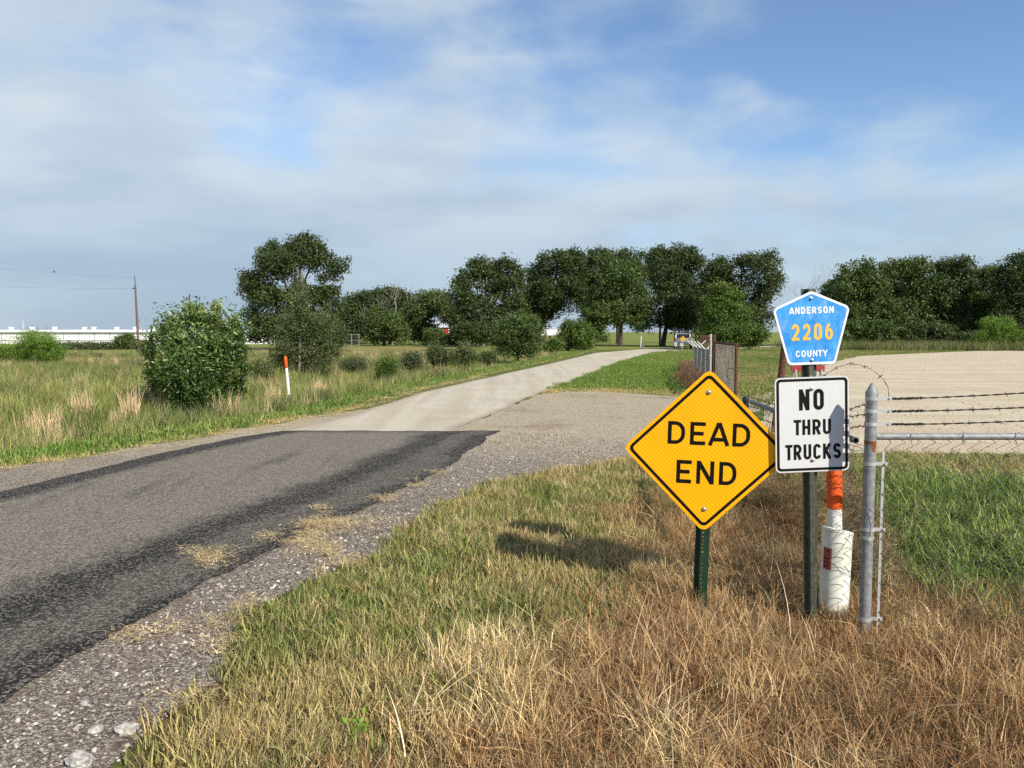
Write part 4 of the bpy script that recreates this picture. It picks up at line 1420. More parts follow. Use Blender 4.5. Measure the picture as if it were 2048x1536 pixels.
def channel_post(parent, h, mat, z0=-.25, name='post', hole_step=.026, y_web=0.0):
    """hat-section steel post with a row of punched holes in the web"""
    wb, sd_, fl, dp, th = .030, .007, .024, .034, .004
    mb = MB()
    half = wb / 2
    rr_ = .0055
    z = z0
    k = 8
    while z < h:
        z1 = min(h, z + hole_step)
        cz = (z + z1) / 2
        outer = [(half, cz), (half, z1), (0, z1), (-half, z1), (-half, cz), (-half, z), (0, z), (half, z)]
        hole = [(rr_ * math.cos(R(45 * i)), cz + rr_ * math.sin(R(45 * i))) for i in range(k)]
        ring(mb, outer, hole, y_web)
        z = z1
    for s in (-1, 1):
        a, b, c_ = s * half, s * (half + sd_), s * (half + sd_ + fl)
        prof = [(a, y_web), (b, y_web + dp), (c_, y_web + dp), (c_, y_web + dp + th), (b - s * .002, y_web + dp + th), (a - s * .002, y_web + th)]
        n = len(prof)
        vs = [(x, y, z0) for x, y in prof] + [(x, y, h) for x, y in prof]
        fs = [(i, (i + 1) % n, n + (i + 1) % n, n + i) for i in range(n)] + [tuple(range(n)), tuple(range(2 * n - 1, n - 1, -1))]
        mb.add(vs, fs)
    return mb.build(name, mat, parent)


def panel(name, outline, th, mat, parent, y0):
    mb = MB()
    mb.prism(outline, y0, y0 + th)
    return mb.build(name, mat, parent)


POST_GREEN = simple('green_enamel', (.012, .042, .02), .5, .1, .3, 14)
POST_GREY = simple('weathered_green_steel', (.085, .095, .068), .6, .3, .35, 20, c2=(.045, .055, .04))
# yellow sheeting with its fine diagonal ribbing
t = NT('yellow_reflective_sheeting')
co = t.coord()
wv = t.new('ShaderNodeTexWave', wave_type='BANDS', bands_direction='X')
mp = t.new('ShaderNodeMapping')
mp.inputs['Rotation'].default_value = (0, R(48), 0)
tc_ = t.new('ShaderNodeTexCoord')
t.l.new(tc_.outputs['Object'], mp.inputs[0])
t.l.new(mp.outputs[0], wv.inputs[0])
wv.inputs['Scale'].default_value = 15
wv.inputs['Distortion'].default_value = .25
wv.inputs['Detail'].default_value = 1
sxyz = t.new('ShaderNodeSeparateXYZ')
t.l.new(co, sxyz.inputs[0])
rib = t.math('MULTIPLY', wv.outputs['Fac'], t.noise(3, 3, .5, co))
YEL = t.mix(t.smooth(rib, .1, .6), (.80, .345, .001), (.88, .47, .002))
scr = t.noise(5, 8, .75, t.coord((1, 1, 2.2)))
YEL = t.mix(t.smooth(scr, .66, .74, 0, .35), YEL, (.90, .66, .12))
t.pbr(YEL, .35, 0, .4, t.bump(wv.outputs['Fac'], .04, .002))
YELLOW = t.m
t = NT('white_reflective_sheeting')
co = t.coord((1, 1, .06))
n1_ = t.noise(260, 3, .5, co)
n2_ = t.noise(7, 5, .6)
c = t.mix(n1_, (.50, .51, .51), (.62, .62, .62))
c = t.mix(t.smooth(n2_, .62, .75, 0, .3), c, (.50, .50, .48))
t.pbr(c, .4, 0, .4)
WHITE_SHEET = t.m
# faded blue with bleached streaks and one curved scuff
t = NT('faded_blue_sheeting')
co = t.coord()
sx = t.new('ShaderNodeSeparateXYZ')
t.l.new(co, sx.inputs[0])
big = t.noise(9, 6, .65, co)
st = t.noise(26, 5, .7, t.coord((1, 1, .35)))
fine = t.noise(160, 3, .7, co)
col = t.mix(t.smooth(big, .3, .7), (.008, .19, .56), (.04, .31, .68))
fade = t.math('ADD', t.math('MULTIPLY', st, .6), t.math('MULTIPLY', fine, .45))
mid = t.math('MULTIPLY', t.smooth(t.math('ABSOLUTE', t.math('ADD', sx.outputs[2], -1.325)), .0, .16, 1, 0), t.smooth(t.math('ABSOLUTE', sx.outputs[0]), .02, .2, 1, .25))
fade = t.math('ADD', fade, t.math('MULTIPLY', mid, .20))
col = t.mix(t.smooth(fade, .50, .78, 0, .72), col, (.36, .56, .78))
px2 = t.math('ADD', sx.outputs[0], .03)
pz2 = t.math('ADD', sx.outputs[2], -1.40)
rad = t.math('SQRT', t.math('ADD', t.math('MULTIPLY', px2, px2), t.math('MULTIPLY', pz2, pz2)))
arcm = t.math('MULTIPLY', t.smooth(t.math('ABSOLUTE', t.math('ADD', rad, -.168)), .002, .005, 1, 0), t.smooth(sx.outputs[0], -.05, .06))
col = t.mix(t.math('MULTIPLY', arcm, .55), col, (.30, .55, .85))
t.pbr(col, .42, 0, .4)
BLUE = t.m
SIGN_WHITE = simple('white_border_sheeting', (.80, .82, .82), .45, 0, .12, 40)
ORANGE_NUM = simple('weathered_orange_numerals', (.82, .42, .025), .6, 0, .2, 60, c2=(.66, .40, .09))
PLATE_BACK = GALV_PALE

# DEAD END
C0 = at(1413, 902, 4.787)
SF = 4.787 / 4.98
ROLL, YAW = R(1.3), R(-9)
rotm = Euler((0, ROLL, YAW)).to_matrix()
H0 = (C0.z + .115) / SF
basep = C0 - rotm @ Vector((0, -.006, H0)) * SF
dead = thing('dead_end_sign', 'yellow diamond DEAD END sign on green channel post in dry grass', 'road sign', basep, (0, ROLL, YAW))
dead.scale = (SF, SF, SF)
channel_post(dead, H0 + .48, POST_GREEN)
S = .762
q = S / math.sqrt(2)
dia = lambda r: [(0, H0 + r), (r, H0), (0, H0 - r), (-r, H0)]
pn = panel('panel', rounded(dia(q), .045), .003, YELLOW, dead, -.006)
mb = MB()
ring(mb, rounded(dia(q - .030), .036), rounded(dia(q - .058), .022), -.0072)
mb.build('border', BLACK, pn)
lettering('DEAD', .010, H0 + .113, .522, .150, .160, -.0074, BLACK, pn, .21)
lettering('END', .004, H0 - .142, .382, .152, .160, -.0074, BLACK, pn, .21)
bolt(0.0, H0 + .385, -.006, dead)
bolt(0.0, H0 - .385, -.006, dead)

# county marker and NO THRU TRUCKS on one post
C1 = at(1624.5, 849, 4.70)
ROLL1, YAW1 = R(-2.0), R(2)
rotm = Euler((0, ROLL1, YAW1)).to_matrix()
H1 = C1.z + .12
basep = C1 - rotm @ Vector((0, -.006, H1))
post2 = thing('county_road_sign', 'weathered post carrying blue ANDERSON COUNTY 2206 marker over white NO THRU TRUCKS', 'road sign', basep, (0, ROLL1, YAW1))
k = 4.70 / 1538
channel_post(post2, H1 + (849 - 577) * k, POST_GREY, hole_step=.027)
HW, HH = 75.3 * k, 96 * k
rect = lambda d: [(-HW + d, H1 + HH - d), (HW - d, H1 + HH - d), (HW - d, H1 - HH + d), (-HW + d, H1 - HH + d)]
wp = panel('notice_panel', rounded(rect(0), .032), .003, WHITE_SHEET, post2, -.006)
mb = MB()
ring(mb, rounded(rect(.009), .025), rounded(rect(.025), .014), -.0072)
mb.build('border', BLACK, wp)
lettering('NO', -.004, H1 + 50.5 * k, 50.5 * k, 42.5 * k, .178, -.0074, BLACK, wp, .28)
lettering('THRU', .000, H1 - 5 * k, 76 * k, 31 * k, .18, -.0074, BLACK, wp, .19)
lettering('TRUCKS', .004, H1 - 55 * k, 113.5 * k, 31 * k, .18, -.0074, BLACK, wp, .19)
bolt(-.002, H1 + 72 * k, -.006, post2, .009)
bolt(.000, H1 - 72 * k, -.006, post2, .009)
H2 = H1 + (849 - 655) * k
pent = [(0, 72), (77, 39), (47, -72), (-47, -72), (-77, 39)]


def pentagon(d):
    c_ = []
    for x, z in pent:
        l = math.hypot(x, z)
        s_ = (l * k - d) / l
        c_.append((x * s_, H2 + z * s_))
    return c_


bp = panel('county_panel', rounded(pentagon(-.004), .034), .003, BLUE, post2, -.007)
mb = MB()
ring(mb, rounded(pentagon(-.0035), .0345), rounded(pentagon(.013), .022), -.0082)
mb.build('border', SIGN_WHITE, bp)
lettering('ANDERSON', -.001, H2 + 35 * k, 90 * k, 13.5 * k, .19, -.0084, SIGN_WHITE, bp, .24)
lettering('2206', .003, H2 - 8 * k, 84 * k, 33 * k, .17, -.0084, ORANGE_NUM, bp, .26)
lettering('COUNTY', -.001, H2 - 51 * k, 64.5 * k, 12.8 * k, .19, -.0084, SIGN_WHITE, bp, .24)
bolt(-.003, H2 + 58 * k, -.007, post2, .007)
bolt(.001, H2 - 65 * k, -.007, post2, .007)


# ------------------------------------------------------------------ marker posts and pedestal
ORANGE = simple('orange_sleeve', (.78, .10, .006), .55, 0, .2, 14)
PVC = simple('white_plastic', (.74, .74, .70), .45, 0, .12, 6)
# near marker: white pipe with an orange sleeve
p0 = at(1676, 1050, 5.12)
top = at(1668, 905, 5.12)
mk = thing('pipeline_marker', 'white marker post with faded orange sleeve behind the pedestal', 'marker post', (p0.x, p0.y, T(p0.x, p0.y)), (0, R(-2.2), 0))
zt = 1.06
mb = MB()
mb.lathe([(.047, -.2), (.047, .71), (.0001, .71)], n=20)
mb.build('pipe', PVC, mk, smooth=True)
mb = MB()
mb.lathe([(.048, .685), (.0505, .687), (.0505, zt - .02), (.044, zt), (.0001, zt + .008)], n=20)
mb.build('sleeve', ORANGE, mk, smooth=True)
# pedestal with a sloping lid
p0 = at(1667, 1200, 4.90)
pd = thing('cable_pedestal', 'white plastic cable pedestal with sloping lid and red label', 'pedestal', (p0.x, p0.y, T(p0.x, p0.y)), (R(-1), R(1.6), 0))
k = 4.90 / 1538
hz = 1.75 - (1066 - 664) / 1538 * 4.9 - T(p0.x, p0.y)
mb = MB()
n = 28
rr = 29.5 * k


def ptop(a):
    return hz - .018 * math.cos(a) - .012 * math.sin(a)


vs = []
for lev in range(4):
    for i in range(n):
        a = 2 * math.pi * i / n
        z = (-.15, hz * .35, hz * .9, ptop(a) - .012)[lev]
        r_ = rr * (.93, .97, 1, 1)[lev]
        vs.append((r_ * math.cos(a), r_ * math.sin(a), z))
fs = [(l * n + i, l * n + (i + 1) % n, (l + 1) * n + (i + 1) % n, (l + 1) * n + i) for l in range(3) for i in range(n)]
mb.add(vs, fs)
mb.build('body', simple('aged_white_plastic', (.72, .72, .64), .5, 0, .1, 5, c2=(.52, .50, .42)), pd, smooth=True)
mb = MB()
vs = []
for r_, dz_ in ((rr * 1.005, -.014), (rr * 1.03, -.012), (rr * 1.03, .004), (rr * .98, .008)):
    for i in range(n):
        a = 2 * math.pi * i / n
        vs.append((r_ * math.cos(a), r_ * math.sin(a), ptop(a) + dz_))
fs = [(l * n + i, l * n + (i + 1) % n, (l + 1) * n + (i + 1) % n, (l + 1) * n + i) for l in range(3) for i in range(n)] + [tuple(3 * n + i for i in range(n))]
mb.add(vs, fs)
mb.build('lid', simple('lid_plastic', (.78, .78, .70), .5, 0, .1, 8), pd, smooth=True)
mb = MB()
z0, z1 = hz - .245, hz - .105
vs = []
for i in range(7):
    a = R(-166 + i * 6)
    for z in (z0, z1):
        vs.append(((rr * 1.006) * math.cos(a), (rr * 1.006) * math.sin(a), z))
mb.add(vs, [(2 * i, 2 * i + 2, 2 * i + 3, 2 * i + 1) for i in range(6)])
lab = mb.build('label_plate', simple('red_label', (.34, .075, .055), .5, 0, .2, 20), pd)
mb = MB()
for j, ch in enumerate('FIBER'):
    for jj, (pts, cl) in enumerate(glyph(ch, .62, .2)):
        tmp = MB()
        ribbon(tmp, pts, cl, .2, 0)
        vs = []
        for (x, _, z) in tmp.v:
            a = R(-150.5 + (.5 - z) * -20)
            zz = z1 - .012 - (j + x) * .0245
            r_ = rr * 1.012 + .0003 * jj
            vs.append((r_ * math.cos(a), r_ * math.sin(a), zz))
        mb.add(vs, tmp.f)
mb.build('lettering', BLACK, lab)
# far marker across the road
p0 = G(581, 800, -.1)
d_ = 21.5
p0 = at(579, 778, d_)
fm = thing('pipeline_marker', 'leaning white marker post with bright orange tip across the road', 'marker post', (p0.x, d_, T(p0.x, d_)), (0, R(-4.2), 0))
kz = d_ / 1538
zt = at(576, 712, d_).z - T(p0.x, d_)
mb = MB()
mb.lathe([(.042, -.2), (.042, zt - .33), (.0001, zt - .33)], n=16)
mb.build('pipe', PVC, fm, smooth=True)
mb = MB()
mb.lathe([(.043, zt - .335), (.046, zt - .33), (.046, zt - .04), (.030, zt - .006), (.0001, zt)], n=16)
mb.build('sleeve', ORANGE, fm, smooth=True)


# ------------------------------------------------------------------ chain-link fences
def chain(mb, a, b, z0, z1, p=.088, r=.0016, jit=.004, seed=1, lean=None):
    """woven wires between two ground points a, b (xy), heights z0..z1"""
    rg = random.Random(seed)
    a, b = Vector((*a, 0)), Vector((*b, 0))
    L = (b - a).length
    d = (b - a) / L
    nrm = Vector((-d.y, d.x, 0))
    hh = p * .5
    nz = int((z1 - z0) / hh)
    for i in range(int(L / p) + 1):
        pts = []
        for j in range(nz + 1):
            s_ = i * p + (hh if (j + 0) % 2 else -hh)
            s_ = min(max(s_, 0), L)
            z = z1 - j * hh
            off = .003 * (1 if j % 2 else -1) + rg.uniform(-jit, jit)
            if lean:
                off += lean(s_, z)
            pts.append(a + d * (s_ + rg.uniform(-jit, jit)) + nrm * off + Vector((0, 0, z + rg.uniform(-jit, jit))))
        mb.tube(pts, r, 4, False)
    return mb


def barbed(mb, pts, r=.0019, step=.16, seed=1, wrap=0.0):
    """two twisted strands with four-point barbs along a line"""
    rg = random.Random(seed)
    pts = [Vector(p) for p in pts]
    dense = []
    for p, q in zip(pts[:-1], pts[1:]):
        n = max(2, int((q - p).length / .02))
        dense += [p.lerp(q, i / n) for i in range(n)]
    dense.append(pts[-1])
    for s in (0, math.pi):
        ln = []
        for i, p in enumerate(dense):
            d = (dense[min(i + 1, len(dense) - 1)] - dense[max(0, i - 1)]).normalized()
            u = d.cross(Vector((0, 0, 1))).normalized()
            v = u.cross(d)
            a = i * .9 + s
            ln.append(p + (u * math.cos(a) + v * math.sin(a)) * r * 1.1)
        mb.tube(ln, r, 4, False)
    acc = 0
    last = dense[0]
    for i, p in enumerate(dense[1:-1], 1):
        acc += (p - last).length
        last = p
        if acc > step:
            acc = rg.uniform(-.02, .02)
            d = (dense[i + 1] - dense[i - 1]).normalized()
            u = d.cross(Vector((0, 0, 1))).normalized()
            v = u.cross(d)
            for k_ in range(2):
                a = rg.uniform(0, math.pi)
                e = (u * math.cos(a) + v * math.sin(a)) * .017 + d * rg.uniform(-.006, .006)
                mb.tube([p + d * .004 * k_ - e, p + d * .004 * k_ + e], [.0016, .0016], 4, False)
            mb.tube([p - d * .007, p + d * .007], r * 2.1, 5, False)
    if wrap:
        for i in range(3):
            ln = []
            for j in range(26):
                s_ = wrap * j / 25
                q = dense[0] + (pts[1] - pts[0]).normalized() * s_
                ln.append(q + Vector((rg.uniform(-.002, .002), .006 * math.cos(j * 1.1 + i * 2) + rg.uniform(-.003, .003), .006 * math.sin(j * 1.1 + i * 2) + rg.uniform(-.003, .003))))
            mb.tube(ln, r, 4, False)


DP = 4.548
pp = at(1743, 1000, DP)
PXc = at(1744, 800, DP).x - .002
corner = Vector((PXc, DP, T(PXc, DP)))
ztop = at(1744, 765, DP).z
zrail = at(1800, 873, DP).z
front = thing('chain_link_fence', 'galvanised chain-link fence with pointed corner post and barbed wire on top', 'fence', corner)
mb = MB()
rp = .0335
zz = ztop - corner.z
mb.lathe([(rp, -.3), (rp, zz - .062)], n=24)
post_o = mb.build('corner_post', GALV, front, smooth=True)
mb = MB()
mb.lathe([(rp + .0025, zz - .105), (rp + .003, zz - .058), (rp * .86, zz - .045), (rp * .35, zz - .010), (rp * .1, zz), (.0001, zz + .001)], n=24)
mb.build('post_cap', GALV, post_o, smooth=True)
mb = MB()
rgs = random.Random(2)
n = 28
zr_ = zrail - corner.z - .024
vs = []
for i in range(n):
    a = 2 * math.pi * i / n
    dr_ = .012 + rgs.uniform(0, .012) + (.05 if abs(a - 4.9) < .3 else .022 if abs(a - 4.9) < .6 else 0)
    for z in (zr_, zr_ - dr_):
        vs.append(((rp + .0007) * math.cos(a), (rp + .0007) * math.sin(a), z))
mb.add(vs, [(2 * i, 2 * i + 1, 2 * ((i + 1) % n) + 1, 2 * ((i + 1) % n)) for i in range(n)])
mb.build('rust_stain', simple('rust_streak', (.22, .07, .02), .9, 0, .5, 40), post_o, smooth=True)
for zb, nm in ((at(1744, 797, DP).z, 'brace_band'), (at(1744, 822, DP).z, 'brace_band'), (at(1744, 848, DP).z, 'brace_band'), (at(1744, 927, DP).z, 'tension_band'), (at(1744, 1058, DP).z, 'tension_band'), (at(1744, 1075, DP).z, 'collar'), (at(1744, 1237, DP).z, 'tension_band')):
    z = zb - corner.z
    mb = MB()
    mb.lathe([(rp + .001, z - .011), (rp + .0035, z - .0105), (rp + .0035, z + .0105), (rp + .001, z + .011)], n=24)
    if nm != 'collar':
        L_ = .085 if nm == 'brace_band' else .072
        mb.box((rp + L_ / 2 - .004, -.010, z), (L_, .004, .019))
        mb.box((rp + L_ / 2 - .004, .000, z), (L_, .004, .019))
        mb.tube([(rp + L_ - .018, -.022, z), (rp + L_ - .018, .012, z)], .007, 8)
    mb.build(nm, GALV_PALE, front, smooth=True)
XE = 7.2
YE = DP + .02
mb = MB()
mb.tube([(corner.x + .03, DP, zrail), (XE, YE, zrail - .003)], .0205, 14)
mb.build('top_rail', GALV, front, True, True)
mb = MB()
xt = at(1763, 1000, DP).x
mb.box((xt, DP - .004, (at(1763, 905, DP).z + corner.z) / 2), (.016, .005, at(1763, 905, DP).z - corner.z))
mb.build('tension_bar', GALV_PALE, front, True)
mb = MB()
chain(mb, (xt, DP - .005), (XE, YE - .005), corner.z - .02, zrail + .012, .090, .0029, .003, 3, lambda s_, z: .02 * math.sin(s_ * 2.1) * math.sin((z - corner.z) * 2.4))
tag(mb.build('wire_mesh', MESH_WIRE, front, True), kind='stuff')
for i in range(14):
    mb = MB()
    x = corner.x + .22 + i * .28 + (i * 37 % 11) * .008
    mb.tube([(x, DP - .024, zrail - .03), (x + .01, DP - .023, zrail + .01), (x + .02, DP, zrail + .024), (x + .03, DP + .02, zrail - .01), (x + .026, DP - .01, zrail - .05)], .0024, 5, False)
    mb.build('tie_wire', GALV, front, True)
mb = MB()
mb.lathe([(.024, -.3), (.024, ztop - corner.z)], (XE - corner.x, YE - DP, 0), 16)
mb.build('line_post', GALV, front, smooth=True)
for i, (y0, y1) in enumerate(((797, 786), (822, 815), (848, 842))):
    mb = MB()
    a = at(1779, y0 + 1, DP)
    b = at(2048, y1, DP)
    d = (b - a)
    pts = [a, a.lerp(b, .35) + Vector((0, 0, -.004)), a.lerp(b, .7) + Vector((0, 0, -.003)), b, Vector((XE, YE, b.z + .01))]
    barbed(mb, pts, .0026, .155, 40 + i, .20)
    mb.build('barbed_strand', RUST_WIRE, front, True)
# the loose strand that loops back over the sign
mb = MB()
lp = [at(x, y, d_) for x, y, d_ in ((1778, 793, 4.56), (1776, 775, 4.6), (1766, 757, 4.66), (1747, 741, 4.74), (1722, 730, 4.86), (1700, 727.5, 4.98), (1678, 733, 5.1), (1655, 746, 5.2), (1638, 757, 5.3), (1600, 790, 5.45))]
barbed(mb, lp, .0011, .15, 50)
mb.build('loose_strand', RUST_WIRE, front, True)

# side fence running back to the driveway, its rail broken loose at the near end
E2 = at(1492, 800, 7.95)
side = thing('side_fence', 'sagging chain-link fence running back from corner post to the driveway', 'fence', (2.2, 5.0, T(2.2, 5.0)))
mb = MB()
za = at(1712, 881, 4.93)
zb_ = at(1503, 804, 7.72)
rail = []
n = 20
for i in range(n):
    pass
dirv = (zb_ - za).normalized()
u = dirv.cross(Vector((0, 0, 1))).normalized()
v_ = u.cross(dirv)
vs = []
for (c_, r_) in ((za, .0165), (za, .0208), (za.lerp(zb_, .5), .0208), (zb_, .0208), (za.lerp(zb_, .06), .0165)):
    for i in range(n):
        a = 2 * math.pi * i / n
        vs.append(c_ + (u * math.cos(a) + v_ * math.sin(a)) * r_)
fs = []
for A_, B_ in ((0, 1), (1, 2), (2, 3), (4, 0)):
    fs += [(A_ * n + i, B_ * n + i, B_ * n + (i + 1) % n, A_ * n + (i + 1) % n) for i in range(n)]
mb.add(vs, fs)
mb.build('top_rail', simple('dull_pipe', (.16, .165, .17), .5, .4, .3, 20), side, True, True)
mb = MB()
gz = T(E2.x, E2.y)
mb.lathe([(.030, gz - .2), (.030, E2.z - .02), (.0335, E2.z - .018), (.0335, E2.z + .022), (.026, E2.z + .035), (.0001, E2.z + .037)], (E2.x, E2.y, 0), 18)
mb.build('end_post', DARK, side, True, True)
def bulge(s_, z):
    return (.62 * math.sin(min(1, s_ / 3.3) * math.pi) ** .7 + .02) * max(0, min(1.2, (zrail - z) / 1.15))


mb = MB()
chain(mb, (corner.x + .015, DP + .30), (E2.x, E2.y), T(2.2, 6) - .02, zrail - .05, .105, .0017, .024, 8,
      lambda s_, z: -bulge(s_, z) + .03 * math.sin(s_ * 5.1 + z * 3))
tag(mb.build('wire_mesh', MESH_OLD, side, True), kind='stuff')
for i, (ya, yb_) in enumerate(((808, 819), (830, 834), (853, 856))):
    mb = MB()
    a = at(1744, ya, DP - .035)
    b = at(1700, yb_, DP + .42)
    e = Vector((E2.x, E2.y, E2.z - .05 + .1 * (1 - i)))
    barbed(mb, [a, a.lerp(b, .5) + Vector((0, 0, .008)), b, b.lerp(e, .4) + Vector((-.02, 0, -.07)), e], .0018, .13, 60 + i)
    mb.build('barbed_strand', RUST_WIRE, side, True)
rg = random.Random(4)
mb = MB()
for i in range(30):
    c_ = Vector((corner.x + rg.uniform(-.01, .06), DP + rg.uniform(.05, .34), zrail - rg.uniform(.02, .75))) if i < 20 else at(rg.uniform(1534, 1556), rg.uniform(836, 880), rg.uniform(6.2, 6.8))
    ln = [c_]
    d = Vector((rg.uniform(-1, 1), rg.uniform(-1, 1), rg.uniform(-1, .4))).normalized()
    for _ in range(13):
        d = (d + Vector((rg.uniform(-.6, .6), rg.uniform(-.6, .6), rg.uniform(-.6, .4)))).normalized()
        ln.append(ln[-1] + d * .035)
    mb.tube(ln, .0016, 4, False)
tag(mb.build('loose_wire', RUST_WIRE, side, True), kind='stuff')
# dry vines and grass caught in that mesh
P = []
rg = np.random.default_rng(77)
for _ in range(360):
    s_ = rg.uniform(.12, 1)
    p = Vector((corner.x, DP + .1, 0)).lerp(Vector((E2.x, E2.y, 0)), s_)
    z_ = T(p.x, p.y) + rg.uniform(0, 1) ** 1.6 * .85
    P.append((p.x + bulge(s_ * 3.3, z_) + rg.normal(0, .05), p.y, z_))
P = np.array(P)
scatter('vines_in_side_fence', 'thatch_tuft', P, blend([(.12, .08, .045), (.22, .15, .08), (.34, .25, .13), (.2, .2, .07)], rg.uniform(0, 1, len(P))), rg.uniform(.6, 1.1, len(P)), 78, .9)

# driveway gate: rusty pipe frame hung with old chain link, swung open
ga, gb = Vector((*[at(1473, 690, 20.0).x, 20.0], 0)), Vector((*[at(1431, 685, 24.2).x, 24.2], 0))
zg = at(1473, 689, 20.0).z
gate = thing('pipe_gate', 'rusty pipe-framed chain-link gate standing open above the yellow sign', 'gate', (gb.x, gb.y, 0))
for nm, pts in (('frame_rail', [(ga.x, ga.y, zg), (gb.x, gb.y, zg)]), ('frame_rail', [(ga.x, ga.y, .10), (gb.x, gb.y, .10)]), ('frame_stile', [(ga.x, ga.y, .06), (ga.x, ga.y, zg)]), ('frame_stile', [(gb.x, gb.y, .06), (gb.x, gb.y, zg)])):
    mb = MB()
    mb.tube(pts, .040 if nm == 'frame_stile' else .034, 10)
    mb.build(nm, RUST, gate, True, True)
mb = MB()
chain(mb, ga.xy, gb.xy, .12, zg - .03, .042, .0042, .008, 21)
tag(mb.build('wire_mesh', simple('brown_grey_mesh', (.33, .29, .25), .8, .1, .4, 3), gate, True), kind='stuff')
mb = MB()
rgw = random.Random(8)
cw = at(1462, 748, 20.3)
mb.tube([cw + Vector((.12 * math.cos(a * .6), 0, .16 * math.sin(a * .6))) for a in range(9)], .008, 5, False)
mb.build('hanging_wire', RUST_WIRE, gate, True)
hp = thing('gate_post', 'rust-brown round gate post beside the pale fence end post', 'post', (at(1427.5, 700, 24.5).x, 24.5, 0))
mb = MB()
mb.tube([(0, 0, -.2), (0, 0, at(1428, 669, 24.5).z)], .055, 12)
mb.build('pole', RUST, hp, smooth=True)
for z in (1.62, 1.5, 1.0):
    mb = MB()
    mb.box((-.06, 0, z), (.16, .03, .03))
    mb.build('hinge_strap', GALV_PALE, hp)
rpole = thing('rusty_pole', 'thick rust-red leaning pole half hidden by the signs', 'post', (at(1549, 800, 12.6).x, 12.6, 0), (0, R(5.5), 0))
mb = MB()
mb.tube([(0, 0, -.2), (0, 0, 1.9)], .055, 14)
mb.build('pole', RUST, rpole, smooth=True)

# far fence with slanting barbed-wire arms
fa, fb = Vector((at(1421, 700, 24.7).x, 24.7)), Vector((at(1388, 692, 31).x, 31))
zf = at(1415, 700, 25).z
ff = thing('far_fence', 'grey chain-link fence with slanting wire arms beyond the open gate', 'fence', (fa.x, fa.y, 0))
for i in range(5):
    p = fa.lerp(fb, i / 4)
    mb = MB()
    mb.tube([(p.x, p.y, -.2), (p.x, p.y, zf if i else at(1421, 668, 24.7).z)], .036 if i == 0 else .026, 10)
    mb.build('fence_post', GALV_PALE, ff, True, True)
    for s in ((-1, 1) if i in (1, 3) else (-1,)):
        if i == 0:
            continue
        mb = MB()
        mb.tube([(p.x, p.y, zf - .03), (p.x + s * .30, p.y - .05, zf + .26)], .022, 6)
        mb.build('wire_arm', simple('white_arm', (.72, .72, .70), .5, .1), ff, True)
mb = MB()
mb.tube([(fa.x, fa.y, zf), (fb.x, fb.y, zf)], .022, 8)
mb.build('top_rail', GALV_PALE, ff, True, True)
mb = MB()
chain(mb, fa, fb, .02, zf, .055, .0038, .006, 31)
fc = fb + Vector((5, 1.2))
chain(mb, fb, fc, .02, zf, .12, .003, .006, 32)
tag(mb.build('wire_mesh', simple('blue_grey_mesh', (.115, .125, .13), .7, .1, .3, 2), ff, True), kind='stuff')
for i in range(3):
    mb = MB()
    o_ = Vector((-.10 * (i + 1), 0, .085 * (i + 1)))
    mb.tube([Vector((fa.x, fa.y, zf)) + o_, Vector((fb.x, fb.y, zf)) + o_], .004, 4)
    mb.build('wire_strand', RUST_WIRE, ff, True)
# rusty slatted rack behind
rk = thing('slatted_rack', 'rust-brown slatted metal rack standing behind the far fence', 'rack', (at(1411, 690, 33).x, 33, 0))
w0, w1, zr = at(1402, 670, 33).x, at(1420, 670, 33).x, at(1411, 672, 33).z
for z in (zr, zr * .55, .2):
    mb = MB()
    mb.box(((w0 + w1) / 2, 33, z), (w1 - w0 + .08, .06, .07))
    mb.build('rail', RUST, rk, True)
for i in range(5):
    mb = MB()
    mb.box((w0 + (w1 - w0) * i / 4, 33, zr / 2), (.06, .05, zr))
    mb.build('slat', RUST, rk, True)
# red barricade glimpsed between the signs
b0 = at(1616, 737, 15.5)
bz = 0.012
bar = thing('barricade', 'small red barricade on pale splayed legs between the two signs', 'barricade', (b0.x, 15.5, bz))
kk = 15.5 / 1538
zb1 = b0.z - bz
mb = MB()
mb.box((0, 0, zb1), (66 * kk, .03, 12 * kk))
mb.box((0, .0, zb1 * .62), (60 * kk, .03, 8 * kk))
mb.build('board', simple('red_paint', (.30, .025, .022), .6, 0, .25, 8), bar)
for s in (-1, 1):
    for q_ in (-1, 1):
        mb = MB()
        mb.tube([(s * 26 * kk, .03 * q_, zb1 - .02), (s * (26 + 8 * q_) * kk, .25 * q_, 0)], .018, 6)
        mb.build('leg', GALV_PALE, bar)

